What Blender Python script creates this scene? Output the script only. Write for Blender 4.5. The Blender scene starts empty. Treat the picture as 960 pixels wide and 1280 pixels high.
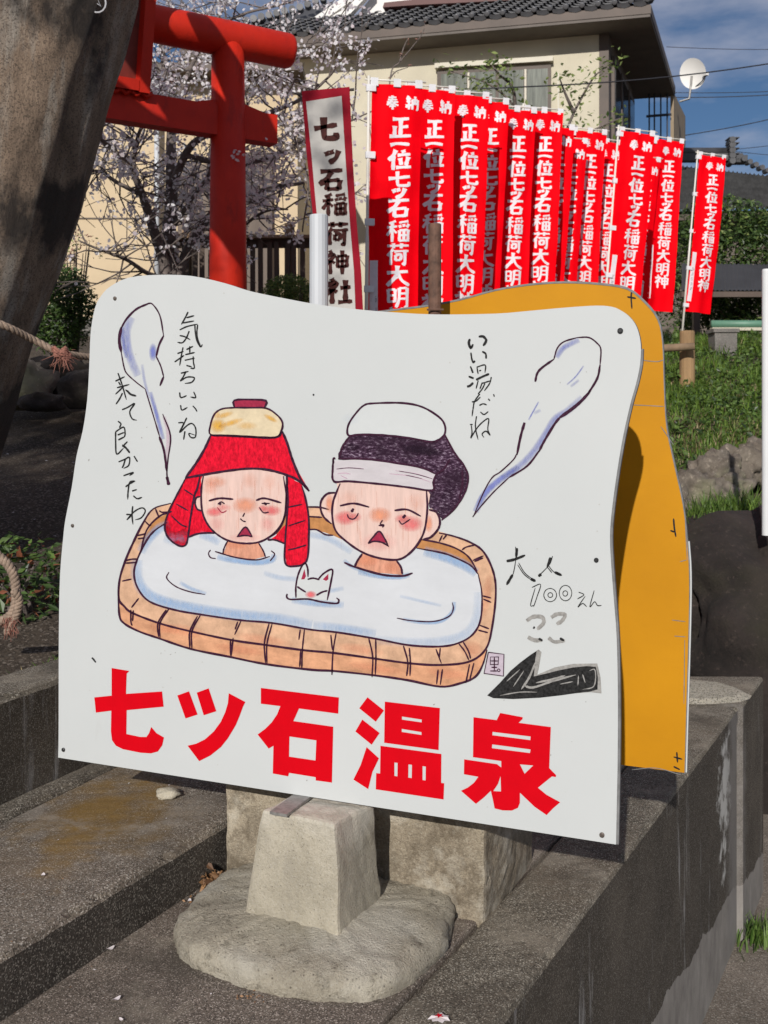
import bpy, bmesh, math, random
from mathutils import Vector, noise as mnoise
from mathutils.geometry import tessellate_polygon
random.seed(7)
SC = bpy.context.scene
COL = SC.collection
# ------------------------------------------------------------------ camera, sky, sun, exposure
F, CX, HY, H = 1300.0, 480.0, 520.0, 1.12      # focal length (px of the 960 wide photo), principal column, horizon row, eye height
cam = bpy.data.cameras.new('camera')
cam.sensor_fit = 'AUTO'; cam.sensor_width = 36.0
cam.lens = F / 1280.0 * 36.0
cam.shift_y = (HY - 640.0) / 1280.0
cam.clip_start = 0.05; cam.clip_end = 1500
cam.dof.use_dof = True; cam.dof.focus_distance = 2.25; cam.dof.aperture_fstop = 13
camo = bpy.data.objects.new('camera', cam); COL.objects.link(camo)
camo.location = (0, 0, H); camo.rotation_euler = (math.radians(90), 0, 0)
SC.camera = camo
SUN_AZ = math.radians(13.9); SUN_EL = math.radians(25.4)   # light travels towards +Y, 13.9 deg to the right
w = bpy.data.worlds.new('World'); SC.world = w; w.use_nodes = True
nt = w.node_tree; nt.nodes.clear()
out = nt.nodes.new('ShaderNodeOutputWorld'); bg = nt.nodes.new('ShaderNodeBackground')
sky = nt.nodes.new('ShaderNodeTexSky'); sky.sky_type = 'NISHITA'; sky.sun_disc = False
sky.sun_elevation = SUN_EL; sky.sun_rotation = math.pi + SUN_AZ
sky.ozone_density = 6.0; sky.dust_density = 0.3; sky.air_density = 1.0
tc = nt.nodes.new('ShaderNodeTexCoord'); mp = nt.nodes.new('ShaderNodeMapping'); mp.inputs['Scale'].default_value = (1.0, 1.0, 3.2)
mp.inputs['Location'].default_value = (0.35, 0.2, 0.1)
nz = nt.nodes.new('ShaderNodeTexNoise'); nz.inputs['Scale'].default_value = 3.2; nz.inputs['Detail'].default_value = 7; nz.inputs['Roughness'].default_value = 0.55
rp = nt.nodes.new('ShaderNodeValToRGB'); rp.color_ramp.elements[0].position = 0.40; rp.color_ramp.elements[1].position = 0.66
mx = nt.nodes.new('ShaderNodeMix'); mx.data_type = 'RGBA'
mx.inputs['B'].default_value = (9.0, 9.1, 10.6, 1)
bg.inputs['Strength'].default_value = 0.056
L = nt.links.new
L(tc.outputs['Generated'], mp.inputs['Vector']); L(mp.outputs['Vector'], nz.inputs['Vector']); L(nz.outputs['Fac'], rp.inputs['Fac'])
L(rp.outputs['Color'], mx.inputs['Factor']); L(sky.outputs['Color'], mx.inputs['A']); L(mx.outputs['Result'], bg.inputs['Color']); L(bg.outputs['Background'], out.inputs['Surface'])
sl = bpy.data.lights.new('sun', 'SUN'); sl.energy = 4.2; sl.angle = math.radians(0.5); sl.color = (1.0, 0.955, 0.90)
so = bpy.data.objects.new('sun', sl); COL.objects.link(so)
sd = Vector((math.sin(SUN_AZ) * math.cos(SUN_EL), math.cos(SUN_AZ) * math.cos(SUN_EL), -math.sin(SUN_EL)))
so.rotation_euler = sd.to_track_quat('-Z', 'Y').to_euler(); so.location = (-2, -6, 6)
vs = SC.view_settings; vs.view_transform = 'Standard'; vs.look = 'None'; vs.exposure = 0.0; vs.gamma = 1.0; vs.use_curve_mapping = False

# ------------------------------------------------------------------ helpers
def at(px, py, Y):
    return Vector(((px - CX) / F * Y, Y, H + (HY - py) / F * Y))
def gz(px, py, z):
    Y = (H - z) * F / (py - HY); return Vector(((px - CX) / F * Y, Y, z))
def tag(o, label=None, cat=None, group=None, kind=None):
    if label: o['label'] = label
    if cat: o['category'] = cat
    if group: o['group'] = group
    if kind: o['kind'] = kind
    return o
def thing(name, label, cat, loc=(0, 0, 0), rot=(0, 0, 0), group=None):
    o = bpy.data.objects.new(name, None); o.empty_display_size = .1; COL.objects.link(o)
    o.location = loc; o.rotation_euler = rot
    return tag(o, label, cat, group)
class MB:
    def __init__(s): s.v = []; s.f = []; s.m = []
    def add(s, vs, fs, mi=0):
        b = len(s.v); s.v += [tuple(p) for p in vs]; s.f += [tuple(i + b for i in f) for f in fs]; s.m += [mi] * len(fs); return s
    def box(s, c, d, rz=0, mi=0):
        c = Vector(c); co, si = math.cos(rz), math.sin(rz); V = []
        for z in (-1, 1):
            for x, y in ((-1, -1), (1, -1), (1, 1), (-1, 1)):
                x2, y2 = x * d[0] / 2, y * d[1] / 2
                V.append((c.x + x2 * co - y2 * si, c.y + x2 * si + y2 * co, c.z + z * d[2] / 2))
        return s.add(V, [(3, 2, 1, 0), (4, 5, 6, 7), (0, 1, 5, 4), (1, 2, 6, 5), (2, 3, 7, 6), (3, 0, 4, 7)], mi)
    def hexa(s, V, mi=0):   # 4 bottom, 4 top
        return s.add(V, [(3, 2, 1, 0), (4, 5, 6, 7), (0, 1, 5, 4), (1, 2, 6, 5), (2, 3, 7, 6), (3, 0, 4, 7)], mi)
    def tube(s, P, R, n=10, mi=0, cap=True, jit=0, twist=0):
        P = [Vector(p) for p in P]
        if not hasattr(R, '__len__'): R = [R] * len(P)
        V = []; up = None
        for i, p in enumerate(P):
            t = (P[min(i + 1, len(P) - 1)] - P[max(i - 1, 0)]).normalized()
            if up is None:
                up = Vector((0, 0, 1)) if abs(t.z) < .9 else Vector((0, 1, 0))
            a = t.cross(up).normalized(); b = a.cross(t).normalized(); up = b
            for k in range(n):
                an = 2 * math.pi * k / n + twist * i; r = R[i] * (1 + (jit * (random.random() - .5) if jit else 0))
                V.append(p + a * math.cos(an) * r + b * math.sin(an) * r)
        Fs = []
        for i in range(len(P) - 1):
            for k in range(n):
                k2 = (k + 1) % n
                Fs.append((i * n + k, i * n + k2, (i + 1) * n + k2, (i + 1) * n + k))
        if cap: Fs.append(tuple(range(n - 1, -1, -1))); Fs.append(tuple(range((len(P) - 1) * n, len(P) * n)))
        return s.add(V, Fs, mi)
    def slab(s, poly, y0, y1, mf=0, me=1):   # polygon in x,z (local), front at y0 (towards viewer), back y1
        n = len(poly); V = [(p[0], y0, p[1]) for p in poly] + [(p[0], y1, p[1]) for p in poly]
        tr = tessellate_polygon([[Vector((p[0], p[1], 0)) for p in poly]])
        s.add(V, [tuple(t) for t in tr], mf); b = len(s.v) - 2 * n
        s.f += [tuple(b + n + i for i in reversed(t)) for t in tr]; s.m += [mf] * len(tr)
        for i in range(n):
            j = (i + 1) % n; s.f.append((b + i, b + j, b + n + j, b + n + i)); s.m.append(me)
        return s
    def build(s, name, mats, parent=None, smooth=False, loc=None, rot=None):
        me = bpy.data.meshes.new(name); me.from_pydata(s.v, [], s.f)
        if not isinstance(mats, (list, tuple)): mats = [mats]
        for m in mats: me.materials.append(m)
        if len(mats) > 1: me.polygons.foreach_set('material_index', s.m)
        if smooth: me.polygons.foreach_set('use_smooth', [True] * len(me.polygons))
        me.update()
        bm = bmesh.new(); bm.from_mesh(me); bmesh.ops.recalc_face_normals(bm, faces=bm.faces) if len(me.polygons) < 4000 else None; bm.to_mesh(me); bm.free()
        o = bpy.data.objects.new(name, me); COL.objects.link(o)
        if parent: o.parent = parent
        if loc: o.location = loc
        if rot: o.rotation_euler = rot
        return o
def copy_obj(o, parent=None):
    c = o.copy(); COL.objects.link(c); c.parent = parent; return c
def copy_tree(o, parent=None):
    kids = list(o.children); c = copy_obj(o, parent)
    for k in kids: copy_tree(k, c)
    return c
def catmull(P, k=5):
    if len(P) < 3: 
        a, b = P; return [(a[0] + (b[0] - a[0]) * i / k, a[1] + (b[1] - a[1]) * i / k) for i in range(k + 1)]
    o = []; Q = [(2 * P[0][0] - P[1][0], 2 * P[0][1] - P[1][1])] + list(P) + [(2 * P[-1][0] - P[-2][0], 2 * P[-1][1] - P[-2][1])]
    for i in range(1, len(Q) - 2):
        p0, p1, p2, p3 = Q[i - 1:i + 3]
        for j in range(k):
            t = j / k
            o.append(tuple(.5 * (2 * p1[d] + (p2[d] - p0[d]) * t + (2 * p0[d] - 5 * p1[d] + 4 * p2[d] - p3[d]) * t * t + (3 * p1[d] - p0[d] - 3 * p2[d] + p3[d]) * t ** 3) for d in (0, 1)))
    o.append(tuple(P[-1])); return o
def closed(P, k=4):
    n = len(P); o = []
    for i in range(n):
        p0, p1, p2, p3 = P[i - 1], P[i], P[(i + 1) % n], P[(i + 2) % n]
        for j in range(k):
            t = j / k
            o.append(tuple(.5 * (2 * p1[d] + (p2[d] - p0[d]) * t + (2 * p0[d] - 5 * p1[d] + 4 * p2[d] - p3[d]) * t * t + (3 * p1[d] - p0[d] - 3 * p2[d] + p3[d]) * t ** 3) for d in (0, 1)))
    return o
def interp(prof, x):
    if x <= prof[0][0]: return prof[0][1]
    for (a, b), (c, d) in zip(prof, prof[1:]):
        if x <= c: return b + (d - b) * (x - a) / (c - a)
    return prof[-1][1]
def sstep(a, b, x):
    t = max(0, min(1, (x - a) / (b - a))); return t * t * (3 - 2 * t)

# ------------------------------------------------------------------ materials
def newmat(name):
    m = bpy.data.materials.new(name); m.use_nodes = True; n = m.node_tree
    return m, n, n.nodes['Principled BSDF']
def nd(n, t, **kw):
    x = n.nodes.new(t)
    for k, v in kw.items():
        if k in x.inputs: x.inputs[k].default_value = v
        else: setattr(x, k, v)
    return x
def rgba(c): return (c[0], c[1], c[2], 1)
def ramp(n, fac, stops, interp='LINEAR'):
    r = nd(n, 'ShaderNodeValToRGB'); e = r.color_ramp.elements; r.color_ramp.interpolation = interp
    while len(e) < len(stops): e.new(.5)
    for i, (p, c) in enumerate(stops): e[i].position = p; e[i].color = rgba(c) if hasattr(c, '__len__') else (c, c, c, 1)
    n.links.new(fac, r.inputs['Fac']); return r.outputs['Color']
def mixc(n, fac, a, b, mode='MIX'):
    m = nd(n, 'ShaderNodeMix', data_type='RGBA', blend_type=mode)
    for s, v in (('Factor', fac), ('A', a), ('B', b)):
        if hasattr(v, 'links'): n.links.new(v, m.inputs[s])
        elif s == 'Factor': m.inputs[s].default_value = v
        else: m.inputs[s].default_value = rgba(v) if hasattr(v, '__len__') else (v, v, v, 1)
    return m.outputs['Result']
def noi(n, scale, detail=4, rough=.55, st=(1, 1, 1), loc=(0, 0, 0), coord='Object', rot=(0, 0, 0)):
    c = nd(n, 'ShaderNodeTexCoord'); mp = nd(n, 'ShaderNodeMapping'); mp.inputs['Scale'].default_value = st; mp.inputs['Location'].default_value = loc; mp.inputs['Rotation'].default_value = rot
    n.links.new(c.outputs[coord], mp.inputs['Vector']); t = nd(n, 'ShaderNodeTexNoise', Scale=scale, Detail=detail, Roughness=rough)
    n.links.new(mp.outputs['Vector'], t.inputs['Vector']); return t.outputs['Fac']
def vor(n, scale, out='Distance', st=(1, 1, 1), feature='F1'):
    c = nd(n, 'ShaderNodeTexCoord'); mp = nd(n, 'ShaderNodeMapping'); mp.inputs['Scale'].default_value = st
    n.links.new(c.outputs['Object'], mp.inputs['Vector']); t = nd(n, 'ShaderNodeTexVoronoi', Scale=scale, feature=feature)
    n.links.new(mp.outputs['Vector'], t.inputs['Vector']); return t.outputs[out]
def bump(n, b, h, strength=.4, dist=.01):
    bp = nd(n, 'ShaderNodeBump', Strength=strength, Distance=dist)
    n.links.new(h, bp.inputs['Height']); n.links.new(bp.outputs['Normal'], b.inputs['Normal'])
def plain(name, c, rough=.6, var=.12, scale=8, bmp=0, metallic=0, spec=.5, st=(1, 1, 1), bscale=60, bdist=.003):
    m, n, b = newmat(name)
    f = noi(n, scale, 5, .6, st)
    col = ramp(n, f, [(.3, [x * (1 - var) for x in c]), (.7, [min(1, x * (1 + var)) for x in c])])
    n.links.new(col, b.inputs['Base Color']); b.inputs['Roughness'].default_value = rough; b.inputs['Metallic'].default_value = metallic
    b.inputs['Specular IOR Level'].default_value = spec
    if bmp: bump(n, b, noi(n, bscale, 4, .6), bmp, bdist)
    return m
def concrete(name, dark, light, speck=.35, scale=5, spk_scale=220, bmp=.6, warm=None, extra=None, bd=.004, speckcol=(.5, .46, .4)):
    m, n, b = newmat(name)
    f1 = noi(n, scale, 8, .65); c = ramp(n, f1, [(.3, dark), (.72, light)])
    f2 = noi(n, scale * .28, 4, .6, loc=(3, 1, 2)); c = mixc(n, ramp(n, f2, [(.42, 0), (.7, .55)]), c, [x * .6 for x in dark])
    v = vor(n, spk_scale * 2.0, 'Color'); sp = nd(n, 'ShaderNodeSeparateColor'); n.links.new(v, sp.inputs['Color'])
    c = mixc(n, ramp(n, sp.outputs['Red'], [(.74, 0), (.90, min(1, speck * 1.25))]), c, speckcol)
    c = mixc(n, ramp(n, sp.outputs['Green'], [(.62, 0), (.85, min(1, speck * 1.25))]), c, [x * .25 for x in dark])
    if warm:
        f3 = noi(n, 1.7, 5, .65, loc=(7, 3, 1)); c = mixc(n, ramp(n, f3, [(.5, 0), (.72, .5)]), c, warm)
    if extra: c = extra(n, c)
    n.links.new(c, b.inputs['Base Color']); b.inputs['Roughness'].default_value = .93; b.inputs['Specular IOR Level'].default_value = .25
    h = nd(n, 'ShaderNodeMath', operation='ADD'); n.links.new(noi(n, spk_scale * 1.1, 3, .8), h.inputs[0]); n.links.new(noi(n, 38, 8, .78), h.inputs[1])
    bump(n, b, h.outputs[0], bmp * .85, bd * .8)
    return m
def posmask(n, cx, cy, cz, r0, r1, st=(1, 1, 1), wob=.5, ns=6):
    c = nd(n, 'ShaderNodeTexCoord'); s = nd(n, 'ShaderNodeVectorMath', operation='SUBTRACT'); s.inputs[1].default_value = (cx, cy, cz)
    n.links.new(c.outputs['Object'], s.inputs[0]); q = nd(n, 'ShaderNodeVectorMath', operation='MULTIPLY'); q.inputs[1].default_value = st
    n.links.new(s.outputs[0], q.inputs[0]); l = nd(n, 'ShaderNodeVectorMath', operation='LENGTH'); n.links.new(q.outputs[0], l.inputs[0])
    a = nd(n, 'ShaderNodeMath', operation='MULTIPLY_ADD'); n.links.new(noi(n, ns, 6, .65), a.inputs[0]); a.inputs[1].default_value = wob; n.links.new(l.outputs['Value'], a.inputs[2])
    return ramp(n, a.outputs[0], [(min(.999, max(0, r0 + wob * .5)), 1), (min(1, r1 + wob * .5), 0)])
def leafmat(name, c1, c2, trans=.35, rough=.55):
    m, n, b = newmat(name)
    g = nd(n, 'ShaderNodeNewGeometry'); col = ramp(n, g.outputs['Random Per Island'], [(0, c1), (.55, c2), (1, [min(1, x * 1.5) for x in c2])])
    n.links.new(col, b.inputs['Base Color']); b.inputs['Roughness'].default_value = rough
    t = nd(n, 'ShaderNodeBsdfTranslucent'); n.links.new(col, t.inputs['Color']); mxs = nd(n, 'ShaderNodeMixShader', Fac=trans)
    n.links.new(b.outputs[0], mxs.inputs[1]); n.links.new(t.outputs[0], mxs.inputs[2]); n.links.new(mxs.outputs[0], n.nodes['Material Output'].inputs['Surface'])
    return m
def ink(name, c, var=.3, scale=60, rough=.6, alpha=None, st=(1, 1, 1)):
    """flat print / pencil pigment; alpha=True reads the vertex attribute 'a' (how much pigment was rubbed on)"""
    if max(c) > .1 and 'banner' not in name and 'red_vinyl' not in name and not alpha: c = [x * .80 for x in c]
    m, n, b = newmat(name)
    f = noi(n, scale, 6, .7, st)
    col = ramp(n, f, [(.35, [min(1, x * (1 - var)) for x in c]), (.65, [min(1, x * (1 + var)) for x in c])])
    n.links.new(col, b.inputs['Base Color']); b.inputs['Roughness'].default_value = rough; b.inputs['Specular IOR Level'].default_value = .08
    if alpha:
        a = nd(n, 'ShaderNodeAttribute', attribute_name='a'); g = noi(n, 150, 4, .7, (1, 1, .35), rot=(0, .5, 0))
        mu = nd(n, 'ShaderNodeMath', operation='MULTIPLY'); n.links.new(a.outputs['Fac'], mu.inputs[0]); n.links.new(ramp(n, g, [(.3, .55), (.65, 1)]), mu.inputs[1])
        n.links.new(mu.outputs[0], b.inputs['Alpha'])
    return m
M = {}
M['panel_edge'] = plain('panel_edge', (.16, .16, .16), .6, .3, 40)
def mk_panel_white():
    m, n, b = newmat('panel_white')
    c = ramp(n, noi(n, 2.2, 6, .6), [(.3, (.485, .505, .50)), (.7, (.515, .532, .525))])
    c = mixc(n, ramp(n, noi(n, 14, 8, .75, (1, 1, .25)), [(.62, 0), (.85, .35)]), c, (.38, .38, .35))
    sp = vor(n, 23); c = mixc(n, ramp(n, sp, [(.0, .75), (.055, 0)]), c, (.33, .31, .27))
    n.links.new(c, b.inputs['Base Color']); b.inputs['Roughness'].default_value = .42; b.inputs['Specular IOR Level'].default_value = .3
    bump(n, b, noi(n, 3, 3, .5), .06, .01); return m
M['white'] = mk_panel_white()
def mk_yellow():
    m, n, b = newmat('panel_yellow')
    c = ramp(n, noi(n, 2.5, 6, .6), [(.3, (.43, .185, .002)), (.7, (.52, .232, .003))])
    c = mixc(n, ramp(n, noi(n, 22, 8, .7, (.5, 1, 1.5)), [(.55, 0), (.85, .3)]), c, (.38, .16, .006))
    n.links.new(c, b.inputs['Base Color']); b.inputs['Roughness'].default_value = .6; b.inputs['Specular IOR Level'].default_value = .2
    bump(n, b, noi(n, 30, 5, .6), .08, .004); return m
M['yellow'] = mk_yellow()
M['bolt'] = plain('bolt_metal', (.16, .13, .11), .45, .3, 200, metallic=.6)
M['bolt_cap'] = plain('bolt_cap', (.02, .02, .02), .4)
M['red_vinyl'] = ink('red_vinyl', (.55, .0, .006), .04, 20, .7)
M['vinyl_rim'] = ink('vinyl_rim', (.72, .42, .40), .05, 20, .5)
M['outline'] = ink('outline_ink', (.040, .012, .028), .5, 260)
M['marker'] = ink('marker_black', (.022, .022, .022), .6, 180, .45)
M['marker_gray'] = ink('marker_gray', (.34, .33, .31), .25, 90)
M['red_pencil'] = ink('red_pencil', (.72, .008, .030), .38, 190, st=(1, 1, .5))
M['crimson'] = ink('crimson_pencil', (.36, .03, .07), .2, 140)
M['skin'] = ink('skin_pencil', (.78, .56, .49), .10, 70, st=(1, 1, .12))
M['neck'] = ink('neck_pencil', (.70, .33, .22), .22, 90, st=(1, 1, .3))
M['cream'] = ink('cream_pencil', (.74, .62, .42), .10, 40)
M['paper'] = ink('paper_white', (.645, .67, .665), .03, 10)
M['band'] = ink('band_white', (.62, .58, .60), .06, 60, st=(.3, 1, 1))
def mk_hair():
    m, n, b = newmat('hair_pencil'); f = noi(n, 260, 3, .8, (.45, 1, 1), rot=(0, .3, 0)); g = noi(n, 14, 4, .6)
    c = ramp(n, f, [(.42, (.022, .008, .020)), (.56, (.085, .045, .080)), (.68, (.34, .27, .34))]); c = mixc(n, ramp(n, g, [(.45, 0), (.6, .8)]), c, (.020, .008, .018))
    n.links.new(c, b.inputs['Base Color']); b.inputs['Roughness'].default_value = .7; b.inputs['Specular IOR Level'].default_value = .1; return m
M['hair'] = mk_hair()
M['water'] = ink('water_paint', (.655, .675, .70), .05, 12, st=(.4, 1, 1))
M['tub'] = ink('tub_pencil', (.68, .35, .20), .28, 26, st=(.6, 1, 1))
M['tub_in'] = ink('tub_inner_pencil', (.52, .24, .09), .2, 40)
M['tub_rim'] = ink('tub_rim_pencil', (.68, .42, .27), .22, 24)
M['a_blue'] = ink('wash_blue', (.25, .41, .66), .1, 60, alpha=True)
M['a_violet'] = ink('wash_violet', (.16, .19, .52), .1, 60, alpha=True)
M['a_pink'] = ink('wash_pink', (.74, .14, .15), .1, 60, alpha=True)
M['a_orange'] = ink('wash_orange', (.76, .31, .18), .1, 60, alpha=True)
M['a_gold'] = ink('wash_gold', (.74, .40, .05), .1, 60, alpha=True)
M['a_black'] = ink('wash_black', (.02, .01, .02), .1, 60, alpha=True)
M['a_lilac'] = ink('wash_lilac', (.62, .42, .52), .1, 60, alpha=True)
M['seal'] = ink('seal_lilac', (.56, .48, .55), .08, 80)

# ------------------------------------------------------------------ print helper: pigment laid on a flat board
class Plane:
    def __init__(s, P0, A): s.P0 = Vector(P0); s.A = A; s.u = Vector((math.cos(A), -math.sin(A), 0)); s.n = Vector((math.sin(A), math.cos(A), 0))
    def loc(s, px, py):
        dx = (px - CX) / F; Y = (s.P0.x * s.n.x + s.P0.y * s.n.y) / (dx * s.n.x + s.n.y)
        P = Vector((dx * Y, Y, H + (HY - py) / F * Y)) - s.P0
        return (P.dot(s.u), P.z)
class Print:
    """collects flat pigment in photo-traced outline coordinates of one board, at stacked tiny offsets"""
    def __init__(s, plane, y=-.0003): s.pl = plane; s.y = y; s.v = []; s.f = []; s.m = []; s.a = []; s.mats = []; s.ox = 0; s.oy = 0; s.sc = 1
    def frame(s, ox, oy, sc): s.ox, s.oy, s.sc = ox, oy, sc; return s
    def mi(s, m):
        if m not in s.mats: s.mats.append(m)
        return s.mats.index(m)
    def put(s, pts, faces, m, lay, al=None):
        b = len(s.v)
        for i, p in enumerate(pts):
            q = s.pl.loc(s.ox + p[0] / s.sc, s.oy + p[1] / s.sc); s.v.append((q[0], s.y - lay * .00022, q[1])); s.a.append(1.0 if al is None else al[i])
        k = s.mi(m)
        for f in faces: s.f.append(tuple(b + i for i in f)); s.m.append(k)
    def fill(s, poly, m, lay=0, holes=(), smooth=0):
        if smooth: poly = closed(poly, smooth)
        loops = [list(poly)] + [list(h) for h in holes]
        tr = tessellate_polygon([[Vector((p[0], p[1], 0)) for p in l] for l in loops])
        s.put([p for l in loops for p in l], [tuple(t) for t in tr], m, lay)
    def ribbon(s, P, wd, m, lay=4, k=5, taper=(.6, .5), jit=.15, al=None, straight=False):
        Q = catmull(P, k) if not straight else list(P)
        n = len(Q); V = []; A = []
        for i, q in enumerate(Q):
            a = Q[max(i - 1, 0)]; b = Q[min(i + 1, n - 1)]; dx, dy = b[0] - a[0], b[1] - a[1]; l = math.hypot(dx, dy) or 1
            t = i / (n - 1); e = min(1, taper[0] + t * 6) * min(1, taper[1] + (1 - t) * 5)
            ww = wd * 1.36 * (1 + jit * (random.random() - .5) * 2) * e / 2
            V += [(q[0] - dy / l * ww, q[1] + dx / l * ww), (q[0] + dy / l * ww, q[1] - dx / l * ww)]
        s.put(V, [(2 * i, 2 * i + 1, 2 * i + 3, 2 * i + 2) for i in range(n - 1)], m, lay)
    def lines(s, LL, wd, m, lay=5, **kw):
        for P in LL: s.ribbon(P, wd, m, lay, **kw)
    def loop(s, P, wd, m, lay=5, k=4, jit=.15):
        Q = closed(P, k); Q.append(Q[0]); s.ribbon(Q, wd, m, lay, straight=True, taper=(1, 1), jit=jit)
    def blob(s, cx, cy, rx, ry, m, lay=2, st=.6, rot=0):
        V = [(cx, cy)]; A = [st]; n = 20; co, si = math.cos(rot), math.sin(rot)
        for r, al in ((.35, .9), (.7, .45), (1, 0)):
            for k in range(n):
                an = 2 * math.pi * k / n; x, y = rx * r * math.cos(an), ry * r * math.sin(an)
                V.append((cx + x * co - y * si, cy + x * si + y * co)); A.append(st * al)
        Fs = [(0, 1 + k, 1 + (k + 1) % n) for k in range(n)]
        for r in range(2):
            for k in range(n): k2 = (k + 1) % n; Fs.append((1 + r * n + k, 1 + r * n + k2, 1 + (r + 1) * n + k2, 1 + (r + 1) * n + k))
        s.put(V, Fs, m, lay, A)
    def soft(s, P, wd, m, lay=2, st=.6, k=5, side=0):   # feathered ribbon; side: -1/1 = hard on one side
        Q = catmull(P, k); n = len(Q); V = []; A = []
        for i, q in enumerate(Q):
            a = Q[max(i - 1, 0)]; b = Q[min(i + 1, n - 1)]; dx, dy = b[0] - a[0], b[1] - a[1]; l = math.hypot(dx, dy) or 1
            e = math.sin(math.pi * (.06 + .88 * i / (n - 1))) ** .5
            prof = {0: (0, .75, 1, .75, 0), 1: (1, .9, .6, .3, 0), -1: (0, .3, .6, .9, 1)}[side]
            for j in range(5):
                o = (j - 2) / 4 * wd; V.append((q[0] - dy / l * o, q[1] + dx / l * o)); A.append(st * prof[j] * e)
        Fs = [(5 * i + j, 5 * i + j + 1, 5 * i + j + 6, 5 * i + j + 5) for i in range(n - 1) for j in range(4)]
        s.put(V, Fs, m, lay, A)
    def build(s, name, parent, label=None):
        me = bpy.data.meshes.new(name); me.from_pydata(s.v, [], s.f)
        for m in s.mats: me.materials.append(m)
        me.polygons.foreach_set('material_index', s.m)
        at_ = me.attributes.new('a', 'FLOAT', 'POINT'); at_.data.foreach_set('value', s.a)
        me.update(); o = bpy.data.objects.new(name, me); COL.objects.link(o); o.parent = parent
        if label: o['label'] = label
        return o

# ------------------------------------------------------------------ the two sign boards
A_S = math.radians(22.46)
Rb = Vector((.444, 1.99, 0)); ZB = .30
WID = 1.327
uS = Vector((math.cos(A_S), -math.sin(A_S), 0)); nS = Vector((math.sin(A_S), math.cos(A_S), 0))
P0 = Rb - uS * WID; P0.z = ZB
front = Plane(P0, A_S)
out_px = [(73,946),(73.3,900),(73.5,795),(75,720),(79,672),(81.8,649),(89.7,609),(95.6,570),(103.5,538),(109,500),(111.5,459),(113.4,415),(119,384),(127,369),(138,358),(161,347),(198,343.5),(240,345),(281,354),(313,364),(361,374),(400,381),(440,386),(487,390),(544,393),(619,392),(662,388.5),(706,384.5),(745,382),(765,383.5),(776,388),(787,396),(796,409),(801,430),(800,456),(795,480),(788,505),(779,545),(771.5,589),(765,637),(762.5,670),(764,705),(767,745),(771,800),(772.5,882),(772,960),(770,1056)]
sm = []
_c = catmull(out_px[:-1], 3); sm = [front.loc(*p) for p in _c] + [front.loc(770, 1056)]
tr_px = [(801,436),(800,456),(795,480),(788,505),(779,545),(771.5,589),(765,637),(762.5,670),(764,705),(767,745),(771,800),(772.5,882),(772,960),(770,1056)]
sm[0] = (0.0, 0.0); sm[-1] = (WID, 0.0)
sign = thing('hot_spring_sign', 'large white wavy-topped board with a hand-drawn bathing cartoon, standing on the concrete pedestal', 'sign', P0, (0, 0, -A_S))
MB().slab(sm, 0, .012).build('panel', [M['white'], M['panel_edge']], sign)
tp_ = [front.loc(*p) for p in catmull(tr_px, 3)]; tp_[-1] = (WID, 0)
MB().slab(tp_ + [(p[0] + .0045, p[1]) for p in reversed(tp_)], .002, .012).build('edge_trim', M['panel_edge'], sign)
def bolt(px, py, r, m, par=sign, pl=front):
    s, t = pl.loc(px, py); b = MB(); b.tube([(s, .0, t), (s, -.0025, t), (s, -.004, t)], [r, r, r * .6], 12); return b.build('bolt', m, par)
for px, py, r, m in ((144,373,.0045,'bolt'),(775.5,413.5,.0055,'bolt_cap'),(91,657,.0042,'bolt'),(79.6,937,.0048,'bolt_cap'),(745.5,700,.0046,'bolt_cap'),(752.6,1043.5,.005,'bolt')): bolt(px, py, r, M[m])
def PR(): return Print(front)
# --- tub
t = PR(); t.frame(0, 0, 1)
rim_out = [(214,629),(192,636),(179,654),(166,680),(157,701),(150,724),(149,748),(156,758),(166,766),(200,779),(239,789),(291,800),(333,806),(380,812.5),(418,816),(469,823),(510,828.6),(548,831),(586,827),(607.5,811),(615.6,782.5),(620,742),(617,715),(605,690),(588.6,678),(567,670),(548,664),(500,655),(440,642),(385,633.5),(300,630),(250,628)]
water = [(209,652.5),(194,663),(184,675),(172.5,698),(168,716),(172.5,734.6),(187,751.5),(218,762),(252,768),(301,775),(340.5,778.5),(390,787),(420.6,790),(469,798),(510,806),(548,808),(572,804),(591,793),(601,774),(602.6,742),(598,717.5),(588.6,706.7),(569.6,697),(553,691),(521,685),(470,690),(416,669),(400,664),(385,662),(350,668),(300,660),(250,645)]
rim_in = [(210,642),(190,655),(178,680),(171,702),(168,716),(172.5,734.6),(187,751.5),(252,768),(340,778),(420,790),(510,806),(548,808),(572,804),(591,793),(601,774),(602.6,742),(599,719),(586,696),(569.6,685),(548,678),(520,672),(450,655),(403,646.5),(385,645),(300,638),(250,633)]
t.fill([(148,737),(149.6,768.4),(155.6,779),(174,789),(197,797),(239,811),(286,820.5),(333,830),(390,837),(418,839.5),(469,845),(510,851),(550.6,858),(575,854),(594,846),(603.5,831),(609,812),(600,790),(500,800),(300,780),(170,740)], M['tub'], 0, smooth=2)
t.fill(rim_out, M['tub_rim'], 1, smooth=2)
t.fill(rim_in, M['tub_in'], 2, smooth=2)
t.fill(water, M['water'], 3, smooth=2)
for cx, cy, rx, ry in ((230,788,30,8),(330,800,40,8),(300,812,36,7),(450,812,34,8),(470,835,40,7),(560,842,30,8),(590,812,16,12),(205,785,22,8),(608,745,7,30)): t.blob(cx, cy, rx, ry, M['a_orange'], 2 if cy > 700 else 1.5, .33, .15)
ow = 2.0; O = M['outline']
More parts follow.
